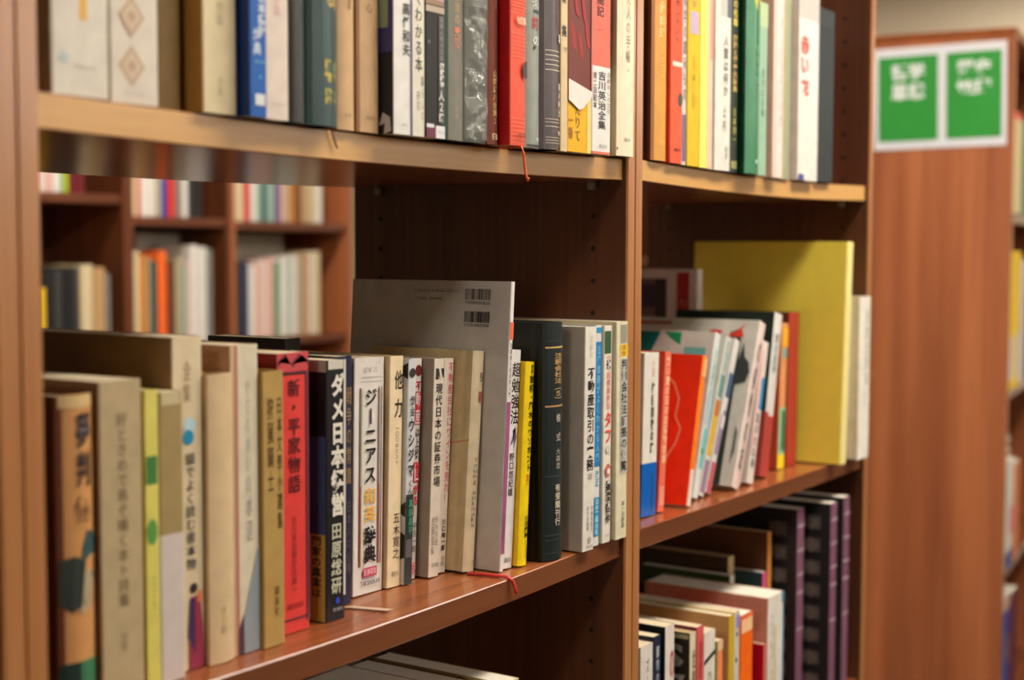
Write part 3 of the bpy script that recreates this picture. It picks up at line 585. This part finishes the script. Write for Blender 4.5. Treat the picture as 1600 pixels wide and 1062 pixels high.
u_(1.4400, 1.4805, -.002, .215, 'white book with a dark label corner and grey vertical title', (226, 222, 210), cov=(206, 202, 190), depth=.14, deco=[('patch', .70, 1, .79, 1, (96, 98, 110)), ('patch', .3, .72, .79, 1, (196, 196, 184)), ('v', '人間は何か', .66, .7, .38, .3, (104, 102, 96), .01), ('v', '上村', .6, .34, .2, .22, (130, 128, 120), .01), ('v', '岩波', .72, .13, .06, .24, (150, 146, 138))])
u_(1.4825, 1.5045, .0, .215, 'dark green-black book covered in yellow title lettering', (52, 58, 50), cov=(30, 52, 40), depth=.13, deco=[('v', '世界の名車', .6, 1, .76, .6, (214, 196, 90), .03), ('v', '図鑑と歴史大辞典', .6, .72, .42, .5, (206, 176, 96), .03), ('v', '日本編一', .6, .34, .15, .4, (190, 180, 84), .02), ('patch', .2, .9, .02, .06, (150, 150, 90))])
u_(1.5075, 1.5470, -.0115, .24, 'deep green glossy book with a yellow star shape near its head', (66, 128, 94), cov=(12, 58, 40), depth=.15, kind='round', bulge=.004, rough=.22, deco=[('poly', [(.3, .86), (.55, .77), (.62, .83), (.9, .81), (.75, .88), (.9, .96), (.4, 1)], (206, 196, 60)), ('poly', [(.62, .84), (.95, .82), (.98, .88), (.8, .91)], (30, 50, 70)), ('v', '植物の本', .6, .62, .42, .24, (84, 150, 110), .01), ('disc', .62, .06, 2.5, (196, 222, 206))])
u_(1.5480, 1.5730, -.006, .2, 'pale sage green book with faint vertical title', (150, 184, 158), cov=(120, 160, 136), depth=.13, deco=[('v', '草木の名前', .5, .62, .34, .36, (84, 120, 104), .012), ('patch', 0, 1, .86, 1, (176, 196, 150))])
u_(1.5930, 1.6245, -.005, .24, 'white and blush pink book between the sage green and the grey-brown one', (230, 214, 206), cov=(222, 180, 160), depth=.14, deco=[('patch', 0, .35, 0, 1, (226, 196, 180)), ('v', '美しい日本の手紙', .75, .8, .25, .24, (160, 156, 160))])
u_(1.6260, 1.6640, .003, .245, 'grey-brown recessed book with a green tinge', (176, 164, 130), cov=(150, 136, 106), depth=.14, deco=[('patch', .7, 1, 0, 1, (150, 160, 120))])
u_(1.6780, 1.7440, -.003, .25, 'wide white slipcase with red lettering blocks on its spine', (228, 222, 212), cov=(222, 212, 200), depth=.15, deco=[('patch', .02, .98, .80, 1, (196, 190, 182)), ('v', '赤い', .28, .72, .52, .4, (206, 86, 76), .04), ('v', '花', .3, .50, .42, .4, (214, 84, 80), .04), ('patch', .02, .3, .0, .03, (70, 80, 140))])
u_(1.7520, 1.8060, .000, .222, 'charcoal black book at the right end of the top shelf', (44, 50, 52), cov=(32, 34, 36), depth=.15, kind='hard', page=PAGEW, deco=[('patch', .05, .95, .9, .985, (40, 46, 48))])

# ---- middle shelf, right bookcase
def v_(X0, X1, y, H, label, col, **k): return B('M', X0, X1, y, H, label, col, group=GV, **k)
v_(1.3350, 1.3690, .0300, .1765, 'white novel with a blue lower band right of the middle upright', (226, 220, 208), cov=(214, 206, 194), depth=.12, lean=6, deco=[
    ('band', .0, .325, (10, 96, 186), .118, .3), ('patch', .66, .74, .02, .26, (20, 74, 110)), ('v', '維新前夜の蹉', .60, .82, .38, .22, (64, 62, 56), .03), ('v', '小説', .6, .97, .85, .2, (196, 160, 110))])
v_(1.3745, 1.3895, .0305, .176, 'thin orange-red paperback with creamy lettering along its spine', (232, 110, 84), cov=(222, 70, 44), depth=.12, lean=16, deco=[('v', '熱い夏の日の友情物語集', .55, .97, .3, .6, (238, 196, 150), .03), ('patch', .1, .9, .04, .16, (236, 150, 130))])
v_(1.4230, 1.4345, .0200, .171, 'leaning vermilion book with white line drawing on its cover and orange spine', (250, 132, 30), cov=(242, 58, 28), depth=.125, lean=40, rough=.3, deco=[
    ('sideline', [(122, .96), (95, .90), (70, .86), (45, .86), (32, .80), (24, .70), (26, .58), (18, .50), (22, .40), (30, .32), (34, .24), (52, .19), (80, .16), (110, .13)], (246, 150, 110), 3), ('patch', .1, .9, .0, .24, (226, 216, 206)), ('patch', .3, .95, .86, .98, (250, 190, 120))])
v_(1.4675, 1.4818, .0340, .1965, 'white comic with a teal corner on its cover leaning behind the vermilion book', (216, 222, 216), cov=(206, 206, 196), depth=.17, lean=58, deco=[
    ('sidepoly', [(125, .99), (72, .99), (86, .80), (125, .78)], (10, 124, 120)), ('sidepoly', [(66, .99), (44, .99), (44, .91), (58, .955)], (30, 150, 100)), ('side', 38, 10, .84, .90, (110, 178, 172)), ('patch', .3, .9, .18, .42, (120, 196, 196)), ('patch', .2, .95, .44, .64, (176, 200, 206)), ('v', '恋と青春の本', .5, .9, .62, .5, (130, 190, 190), .02), ('disc', .5, .28, 4, (80, 170, 120))])
v_(1.4842, 1.4982, .0345, .1945, 'leaning comic with a yellow and purple spine, next to the teal-cornered comic', (212, 214, 204), cov=(200, 200, 190), depth=.12, lean=73, deco=[('patch', .1, .95, .25, .58, (222, 176, 40)), ('patch', .1, .95, .5, .6, (196, 112, 40)), ('patch', .1, .9, .02, .22, (150, 120, 150)), ('patch', .2, .9, .62, .76, (96, 146, 140)), ('v', '花物語', .5, .98, .78, .6, (150, 180, 176), .02)])
v_(1.5020, 1.5155, .0345, .1935, 'leaning comic with a navy patch and pink foot on its spine', (214, 210, 204), cov=(204, 202, 196), depth=.12, lean=80, deco=[('patch', .1, .95, .62, .78, (60, 92, 124)), ('patch', .1, .95, .25, .5, (150, 130, 150)), ('patch', .3, .95, .42, .5, (226, 214, 214)), ('patch', .1, .95, .0, .2, (190, 90, 100)), ('disc', .6, .52, 3, (110, 96, 160))])
v_(1.5490, 1.5675, .0220, .21, 'big white art book with red marks and a dark edge, leaning in the right bookcase', (230, 210, 202), cov=(202, 200, 190), depth=.2, lean=77, deco=[
    ('sidepoly', [(33, .0), (17, .0), (21, .88), (27, .94), (37, .92), (36, .8)], (46, 54, 48)), ('sidepoly', [(40, .90), (26, .94), (17, .985), (22, .94), (18, .89)], (214, 60, 48)), ('sidepoly', [(70, .90), (50, .89), (48, .93), (62, .935)], (206, 50, 44)), ('sidepoly', [(180, .95), (120, .955), (120, .98), (176, .975)], (170, 110, 90)),
    ('sidepoly', [(20, .60), (6, .62), (3, .68), (6, .74), (12, .77), (16, .86), (22, .7)], (52, 56, 54)), ('sidepoly', [(9, .12), (5, .2), (5, .32), (9, .36)], (96, 100, 94)), ('v', 'の美術のあ', .6, .9, .1, .5, (90, 92, 84), .02), ('patch', .75, 1, .02, .9, (236, 200, 190))])
v_(1.5990, 1.6180, .0250, .1775, 'white leaning paperback with pink tint and a blue splash', (226, 216, 206), cov=(214, 206, 196), depth=.12, lean=44, deco=[('patch', .5, .98, .52, .75, (40, 134, 186)), ('patch', .0, .4, .2, .95, (236, 196, 188)), ('v', '話のたね帳', .5, .5, .1, .5, (90, 86, 80), .02), ('disc', .3, .3, 3, (214, 150, 140))])
v_(1.6540, 1.6790, .0320, .209, 'white-topped book with dark side and maroon lower half, leaning', (222, 220, 212), cov=(34, 46, 40), depth=.14, lean=42, deco=[('patch', .0, 1, .0, .39, (176, 62, 54)), ('patch', .35, .95, .37, .6, (226, 214, 206)), ('v', '旅の記録', .55, .88, .62, .4, (96, 110, 96), .02), ('side', 0, 140, 0, .39, (160, 56, 50))])
v_(1.7400, 1.7620, .0450, .192, 'multicoloured paperback with orange head, green label and yellow foot', (222, 150, 96), cov=(206, 84, 56), depth=.105, lean=11, deco=[('patch', .2, 1, .84, .97, (240, 176, 40)), ('patch', .2, .9, .76, .83, (130, 170, 160)), ('patch', .05, .95, .10, .42, (150, 200, 160)), ('patch', .4, .9, .12, .40, (26, 120, 84)), ('patch', 0, 1, .0, .10, (240, 214, 40)), ('v', '昆虫の本', .6, .40, .14, .4, (20, 80, 54), .02)])
v_(1.7705, 1.8060, .0450, .205, 'maroon red cloth book just left of the tall yellow book', (176, 54, 42), cov=(104, 36, 26), depth=.115, lean=5, kind='hard', deco=[('v', '世界史', .6, .92, .7, .3, (170, 60, 40), .02)])
v_(1.8235, 1.8450, -.0100, .299, 'tall plain yellow book standing far above its neighbours', (232, 216, 120), cov=(240, 216, 84), depth=.225, lean=16, rough=.34, grime=.04, deco=[('patch', .06, 1, .0, 1, (238, 228, 150))])
v_(1.8860, 1.9290, -.0140, .224, 'white book with grey vertical title, last on the middle shelf of the right bookcase', (230, 226, 212), cov=(226, 218, 196), depth=.15, kind='round', bulge=.002, deco=[('v', '思想史要論', .58, .92, .45, .24, (140, 140, 124), .012), ('v', '大学', .5, .42, .3, .2, (150, 150, 134))])
v_(1.7430, 1.7600, .1640, .262, 'white back-row book with a red panel and dark photo on its cover', (214, 206, 198), cov=(232, 222, 218), depth=.16, deco=[('side', 12, 31, .0, .985, (186, 36, 34)), ('sideh', 'ペン', 29, 14, .80, .85, (226, 130, 114), .02), ('side', 46, 150, .0, .95, (112, 90, 96)), ('side', 46, 150, .80, .92, (60, 48, 64)), ('side', 46, 64, .0, .95, (60, 44, 40))])

# ---- bottom shelf, right bookcase
def w_(X0, X1, y, H, label, col, **k): return B('L', X0, X1, y, H, label, col, group=GW, **k)
w_(1.2900, 1.3180, .005, .199, 'small white book at the left end of the bottom shelf, by the middle upright', (222, 216, 206), cov=(206, 198, 186), depth=.13, deco=[('v', 'ズームイン', .55, .93, .5, .3, (120, 112, 104), .02)])
w_(1.3190, 1.3360, .005, .204, 'navy book with pale lettering second on the bottom shelf', (34, 42, 64), cov=(28, 36, 56), depth=.14, deco=[('v', '都市の計画', .55, .95, .6, .4, (190, 196, 200), .02)])
w_(1.3460, 1.3680, .005, .209, 'white-spined book with black side and red flecks on the bottom shelf', (226, 216, 206), cov=(26, 34, 30), depth=.15, deco=[('v', 'の画帖', .7, .9, .3, .5, (170, 60, 60), .02)])
w_(1.3955, 1.4110, .000, .192, 'dark book with big grey letter S and figure 7 on its cover', (226, 210, 176), cov=(58, 52, 40), depth=.13, page=PAGED, deco=[
    ('side', 2, 90, .965, .99, (214, 200, 160)), ('sideh', 'S', 40, 5, .79, .94, (170, 166, 156), .04), ('sideh', '7', 24, 4, .63, .765, (186, 182, 170), .03), ('v', '世界と地球', .6, .9, .3, .5, (110, 90, 60), .02)])
w_(1.4130, 1.4310, .000, .195, 'rose red book with darker lettering on the bottom shelf', (214, 90, 88), cov=(150, 50, 66), depth=.14, deco=[('v', '恋愛小説集', .55, .92, .35, .4, (160, 50, 50), .02)])
w_(1.4320, 1.4610, .000, .184, 'white book with a black slanted stripe on its spine', (228, 220, 206), cov=(216, 204, 188), depth=.13, deco=[('poly', [(.02, .80), (.98, .845), (.98, .875), (.02, .83)], (34, 34, 32)), ('v', 'ひとりの街', .5, .76, .3, .4, (130, 110, 96), .02)])
w_(1.4620, 1.4705, .002, .166, 'thin moss green booklet beside a peach one', (86, 110, 46), cov=(70, 92, 40), depth=.12)
w_(1.4712, 1.4860, .002, .166, 'peach booklet between the green booklet and the tan album', (238, 140, 90), cov=(222, 170, 120), depth=.12, deco=[('patch', 0, 1, .93, 1, (226, 190, 150))])
w_(1.4960, 1.5110, -.001, .190, 'tan-sided album with a mustard spine on the bottom shelf', (206, 170, 40), cov=(196, 150, 96), depth=.15, deco=[('patch', .1, .9, .2, .5, (180, 140, 40))])
w_(1.5120, 1.5280, .000, .191, 'speckled white and blue spined book left of the red and orange one', (206, 200, 180), cov=(206, 180, 60), depth=.15, page=PAGES, deco=[('disc', .5, .86, 3, (70, 80, 110)), ('disc', .4, .7, 3, (60, 50, 50)), ('patch', .2, .9, .0, .38, (90, 110, 140)), ('disc', .6, .5, 3.5, (216, 130, 90)), ('patch', .3, .95, .9, .98, (150, 140, 200))])
w_(1.5310, 1.5660, .000, .183, 'bright red and orange book standing before the pink cover', (248, 108, 24), cov=(206, 20, 40), depth=.155, rough=.3, page=PAGEW, deco=[('patch', .05, .95, .88, .97, (250, 200, 150)), ('band', .97, 1.0, (240, 110, 60), .15)])
w_(1.6000, 1.6080, .000, .133, 'small crimson booklet before the pink cover', (206, 110, 90), cov=(190, 10, 44), depth=.09, deco=[])
w_(1.6110, 1.6600, .000, .188, 'large pink-covered white book with a blue head corner', (226, 220, 206), cov=(216, 158, 132), depth=.17, page=PAGEW, deco=[('patch', .93, 1, 0, .9, (120, 170, 214)), ('patch', .4, .5, 0, .8, (196, 190, 120)), ('patch', .85, 1, .93, 1, (60, 140, 170)), ('v', '日本の絵', .25, .9, .2, .16, (180, 170, 150))])
w_(1.6640, 1.6780, .075, .196, 'white-edged green book in the recess behind the pink cover', (226, 220, 200), cov=(64, 84, 44), depth=.13, page=PAGEW)
w_(1.6800, 1.6990, .085, .216, 'dark brown book with a cream spine in the recess behind the pink cover', (206, 182, 130), cov=(70, 52, 36), depth=.14, page=PAGED)
w_(1.7010, 1.7130, .046, .197, 'dark teal book with a pink spine beside the tall brown folder', (214, 76, 140), cov=(36, 66, 70), depth=.14, page=PAGEW)
w_(1.7160, 1.7290, .046, .247, 'tall brown folder with an orange-brown edge left of the black volumes', (206, 136, 60), cov=(96, 58, 32), depth=.17, page=PAGED)
ENC = [('patch', .05, .95, .40+.03*k, .412+.03*k, (186, 160, 170)) for k in (0, 6, 9, 13, 17)]
for X0, X1, y, H, lb in ((1.7620, 1.7860, .024, .272, 'left of the three'), (1.8310, 1.8550, .004, .271, 'middle one of the three'), (1.8690, 1.8930, .000, .274, 'right of the three')):
    w_(X0, X1, y, H, 'black encyclopedia volume with mauve spine and ornate side panel, '+lb, (126, 84, 104), cov=(44, 42, 42), depth=.19, kind='flat', page=PAGEW, rough=.3, deco=
       ENC + [('side', 14, 40, .06+.115*k, .13+.115*k, (92, 82, 78)) for k in range(8)] + [('sidepoly', [(27, .055+.115*k), (40, .095+.115*k), (27, .135+.115*k), (14, .095+.115*k)], (112, 100, 94)) for k in range(8)])
for i, (X0, X1, y, H, c, lb) in enumerate(((1.60, 1.622, .215, .20, (150, 120, 126), 'lilac book with cream lettering in the back row by the middle upright, bottom shelf'), (1.705, 1.722, .24, .26, (104, 94, 78), 'grey-brown book standing in the back row of the bottom shelf, left one'), (1.742, 1.757, .235, .262, (92, 86, 78), 'grey book in the back row of the bottom shelf, behind the tall brown folder'))):
    w_(X0, X1, y, H, lb, c, depth=.085, deco=[('v', '日本の絵本', .5, .95, .3, .5, (190, 160, 150), .02)] if i == 0 else [])

# ---- bottom shelf, middle bookcase
GL = 'books on the bottom shelf of the middle bookcase'
for X0, X1, y, H, c, cv, dp, lb in (
        (.880, .935, .01, .222, (214, 206, 196), (190, 184, 170), .15, 'white boxed book whose pale head shows under the middle shelf'),
        (.940, 1.000, .00, .230, (196, 186, 168), (178, 168, 146), .16, 'thick grey-beige book on the bottom shelf below the white dictionary'),
        (1.003, 1.035, .012, .226, (110, 70, 46), (104, 66, 44), .15, 'brown book right of the thick grey-beige one, bottom shelf'),
        (1.038, 1.060, .006, .228, (206, 192, 150), (196, 176, 130), .15, 'cream book nearest the dark gap on the bottom shelf'),
        (1.010, 1.035, .205, .262, (60, 56, 50), (70, 72, 60), .11, 'dark mottled book in the back row below the red bookmark'),
        (1.045, 1.085, .21, .258, (84, 70, 54), (80, 70, 52), .11, 'brown mottled book in the back row beside the dark one')):
    B('L', X0, X1, y, H, lb, c, cov=cv, depth=dp, group=GL, page=PAGEW, grime=.3 if y > .2 else .1)

# ------------------------------------------------------------------ the unit across the far aisle
FM = (wood_far, wood_far_x, wood_far, wood_far_x)
FY = 2.0
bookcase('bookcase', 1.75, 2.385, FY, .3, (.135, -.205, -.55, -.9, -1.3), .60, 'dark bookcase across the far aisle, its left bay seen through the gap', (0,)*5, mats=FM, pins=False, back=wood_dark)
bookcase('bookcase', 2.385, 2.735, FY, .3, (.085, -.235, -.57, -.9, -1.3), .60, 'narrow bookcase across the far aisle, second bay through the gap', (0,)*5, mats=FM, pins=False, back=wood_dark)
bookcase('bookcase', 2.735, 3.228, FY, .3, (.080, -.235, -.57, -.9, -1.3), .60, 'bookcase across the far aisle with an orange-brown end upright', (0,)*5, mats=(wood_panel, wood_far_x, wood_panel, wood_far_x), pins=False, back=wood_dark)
def far_row(x, xe, zt, spec, where, lean=0, dp=.14):
    n = ['first', 'second', 'third', 'fourth', 'fifth', 'sixth', 'seventh', 'eighth', 'ninth', 'tenth', 'eleventh', 'twelfth', 'thirteenth', 'fourteenth', 'fifteenth', 'sixteenth', 'seventeenth']
    for i, (cn, c, wd, H) in enumerate(spec):
        if x+wd/1000 > xe: break
        book(x, x+wd/1000, FY+.012+.003*((i*7) % 4), H/1000, f'blurred {cn} book, {n[i]} from the left {where}', c, z=zt+.0006, depth=dp, lean=lean, group='books across the far aisle '+where)
        x += wd/1000+.0012+abs(lean)*.0002
C = dict(black=(38, 36, 36), cream=(214, 196, 156), tan=(190, 150, 104), grey=(130, 128, 122), yellow=(236, 190, 20), white=(226, 220, 210), orange=(244, 108, 40), ochre=(206, 134, 56), teal=(44, 92, 92), red=(204, 60, 52), blue=(16, 62, 160), brown=(110, 66, 44), pink=(226, 178, 164), green=(96, 150, 110), navy=(44, 54, 90), lime=(170, 190, 50), sage=(150, 178, 160), purple=(120, 100, 140), maroon=(110, 32, 40), khaki=(176, 164, 130), charcoal=(64, 62, 60))
def sp(s): return [(a, C[a], int(b), int(h)) for a, b, h in (q.split(':') for q in s.split())]
far_row(2.128, 2.365, -.205, sp('yellow:18:120 black:26:165 charcoal:24:160 black:24:158 charcoal:18:165 khaki:8:168 cream:34:172 tan:34:165 grey:12:150'), 'on the lower shelf of the dark left bay')
far_row(2.108, 2.365, .135, sp('orange:14:150 pink:16:150 white:14:148 pink:16:150 white:18:146 sage:14:148 lime:14:150 maroon:18:140 maroon:20:138'), 'on the upper shelf of the dark left bay')
far_row(2.404, 2.718, .085, sp('cream:20:190 red:16:180 white:22:185 white:20:188 khaki:16:185 blue:24:185 red:26:190 grey:18:190 white:16:180 charcoal:24:185 black:30:190'), 'on the upper shelf of the second far bay')
far_row(2.404, 2.718, -.235, sp('cream:24:235 ochre:24:225 tan:14:220 teal:18:210 orange:28:235 maroon:12:200 brown:18:210 khaki:22:215 sage:12:200 pink:16:205 white:26:250 white:26:245 grey:18:240'), 'on the lower shelf of the second far bay')
far_row(2.754, 3.205, .080, sp('cream:24:190 cream:24:190 red:20:170 white:22:180 sage:14:190 teal:28:185 sage:26:180 purple:22:185 pink:14:190 khaki:26:190 ochre:16:195 brown:20:190 tan:20:180 khaki:24:185 cream:22:190 white:20:188'), 'on the upper shelf of the third far bay')
far_row(2.754, 3.205, -.235, sp('black:18:205 charcoal:22:210 navy:18:205 white:24:195 pink:26:200 white:22:210 pink:24:215 green:18:205 white:28:220 sage:20:215 white:24:225 khaki:20:225 tan:22:230 white:24:232 cream:26:235'), 'on the lower shelf of the third far bay', dp=.09)
bookcase('bookcase', 4.3, 5.7, FY+.3, .3, (.40, -.03, -.42, -.8, -1.3), .60, 'bookcase far back behind the gap beside the middle upright', (0,)*5, mats=FM, pins=False, back=wood_dark)
for k, (a, c_, n_) in enumerate(((4.98, C['pink'], 'pinkish white'), (5.09, C['white'], 'white'), (5.18, C['grey'], 'grey'))):
    book(a, a+.085, FY+.312, .22, 'wide '+n_+' box file far back, seen beside the middle upright', c_, z=-.0294, depth=.14)
bd = thing('folder', 'large blank white folder standing face out behind the books of the second far bay', 'folder', (2.56, FY+.17, EZ-.2340)); box('cover', 0, .155, 0, .012, 0, .283, mat((216, 210, 200), .6, .05, 'board'), bd, .002)
bd = thing('folder', 'large blank grey-beige folder standing face out in the third far bay', 'folder', (2.775, FY+.12, EZ-.2340)); box('cover', 0, .29, 0, .012, 0, .285, mat((150, 140, 122), .6, .05, 'board'), bd, .002)

# ------------------------------------------------------------------ the end unit with the aisle sign
PA = math.radians(6.6); PX, PY = 3.0941, .09
ew = (wood_panel, wood_x, wood_edge_z, wood_edge_x)
bookcase('bookcase', PX, PX+.8, PY, .35, (.085, -.295, -.69, -1.05, -1.31), .452, 'bookcase end panel of brown wood with the green sign, beyond the aisle gap', (0,)*5, parent_rot=PA, mats=ew, pins=False, back=wood_dark)
RW = Matrix.Rotation(PA, 4, 'Z')
def on_unit(x, y, z):
    v = RW @ Vector((x, y, 0)); return (PX+v.x, PY+v.y, EZ+z)
sg = thing('aisle_sign', 'green and white paper sign with white Japanese subject headings on the end panel', 'sign', on_unit(-.0004, .153, .335), (0, 0, PA))
SW = mat((226, 226, 230), .5, .03, 'sign'); SGm = mat((40, 146, 50), .5, .05, 'sign')
# local frame of the sign: y runs back along the panel (left in view), z up, tilted by a degree
TL = math.radians(-1.0)
def rz(p): return (p[0], p[1]*math.cos(TL)-p[2]*math.sin(TL), p[1]*math.sin(TL)+p[2]*math.cos(TL))
def sheet(name, y0, y1, z0, z1, t, m_, xo=0):
    vs = [rz((x, y, z)) for x in (xo, xo-t) for y in (y0, y1) for z in (z0, z1)]
    return pyd(name, vs, [(0, 1, 3, 2), (4, 6, 7, 5), (0, 4, 5, 1), (2, 3, 7, 6), (0, 2, 6, 4), (1, 5, 7, 3)], m_, sg)
sheet('backing_sheet', -.137, .14, -.110, .109, .0012, SW)
for y0, y1, tx in ((-.127, -.014, ('歴史', '地理')), (.004, .130, ('哲学', '思想'))):
    sheet('green_panel', y0, y1, -.092, .090, .0004, SGm, -.0013)
    vs, fs = [], []
    yc = (y0+y1)/2
    for rI, s in enumerate(tx):
        for k, ch in enumerate(s):
            gv, gf = glyph(ch, .035); o = len(vs); q = .036
            for gx, gy in gv: vs.append(rz((-.0020, yc+q-(k+gx)*q, .038-rI*.042+gy*.036)))
            fs += [tuple(o+a for a in f) for f in gf]
    pyd('sign_lettering', vs, fs, mat((236, 240, 236), .5, 0, 'ink'), sg)
for yy, zz in ((.074, -.284), (.285, -.27)):
    sc = thing('screw_cover', 'small round screw cover on the end panel below the sign, ' + ('right one' if yy < .1 else 'left one'), 'screw cover', on_unit(0, yy, zz), (0, 0, PA))
    bm = bmesh.new(); bmesh.ops.create_cone(bm, cap_ends=True, segments=16, radius1=.0075, radius2=.0065, depth=.0016, matrix=Matrix.Translation((-.0008, 0, 0)) @ Matrix.Rotation(-math.pi/2, 4, 'Y'))
    bmobj('cap', bm, mat((170, 110, 70), .5, .05, 'cap'), sc)
def eb(x, wd, H, zt, c, label, cov=None, deco=(), y=.001):
    p = on_unit(x+wd, y, zt+.0006)
    o = book(p[0]-wd, p[0], p[1], H, label, c, cov=cov, z=p[2]-EZ, depth=.15, deco=deco, group='books in the end unit right of the sign panel', page=PAGEW)
    o.rotation_euler = (0, 0, PA); return o
eb(.018, .13, .215, .085, (222, 204, 150), 'wide cream box with a red head beside the sign panel, top right edge', deco=[('band', .93, 1, (222, 70, 50), .145)])
eb(.150, .09, .21, .085, (90, 130, 100), 'green box right of the cream one at the right frame edge', cov=(70, 110, 84))
eb(.018, .16, .298, -.295, (240, 200, 20), 'bright yellow file box with white lower labels at the right frame edge', cov=(236, 196, 20), deco=[('patch', .05, .4, .07, .38, (222, 216, 206)), ('patch', .75, .98, .07, .40, (222, 216, 206))])
eb(.182, .09, .28, -.295, (206, 200, 196), 'pale grey file box right of the bright yellow one')
eb(.018, .12, .24, -.69, (226, 222, 214), 'white box with pink and blue flecks at the right edge', deco=[('patch', .6, .98, .3, .55, (222, 110, 140)), ('patch', .1, .98, .0, .16, (20, 74, 150))])
eb(.142, .10, .22, -.69, (222, 130, 80), 'orange box beside the flecked white one at the right edge')
eb(.018, .10, .30, -1.05, (50, 80, 170), 'blue book with a cream head in the lowest visible row at the right edge', deco=[('patch', 0, 1, .9, 1, (222, 190, 160)), ('patch', .6, .9, .5, .7, (150, 140, 90))])
eb(.122, .13, .285, -1.05, (110, 34, 66), 'wine red book right of the blue one in the lowest visible row')
pp = thing('paper_stack', 'flat stack of pale papers on the third row of books at the right edge', 'paper stack', on_unit(.018, .02, -.4485), (0, 0, PA))
for k in range(5):
    box('sheet_bundle', 0, .2, .0+.004*(k % 3), .2, .004*k*2.0, .004*k*2.0+.0075, mat(((206, 196, 176), (176, 172, 160), (222, 212, 196))[k % 3], .7, .05, 'paper'), pp)
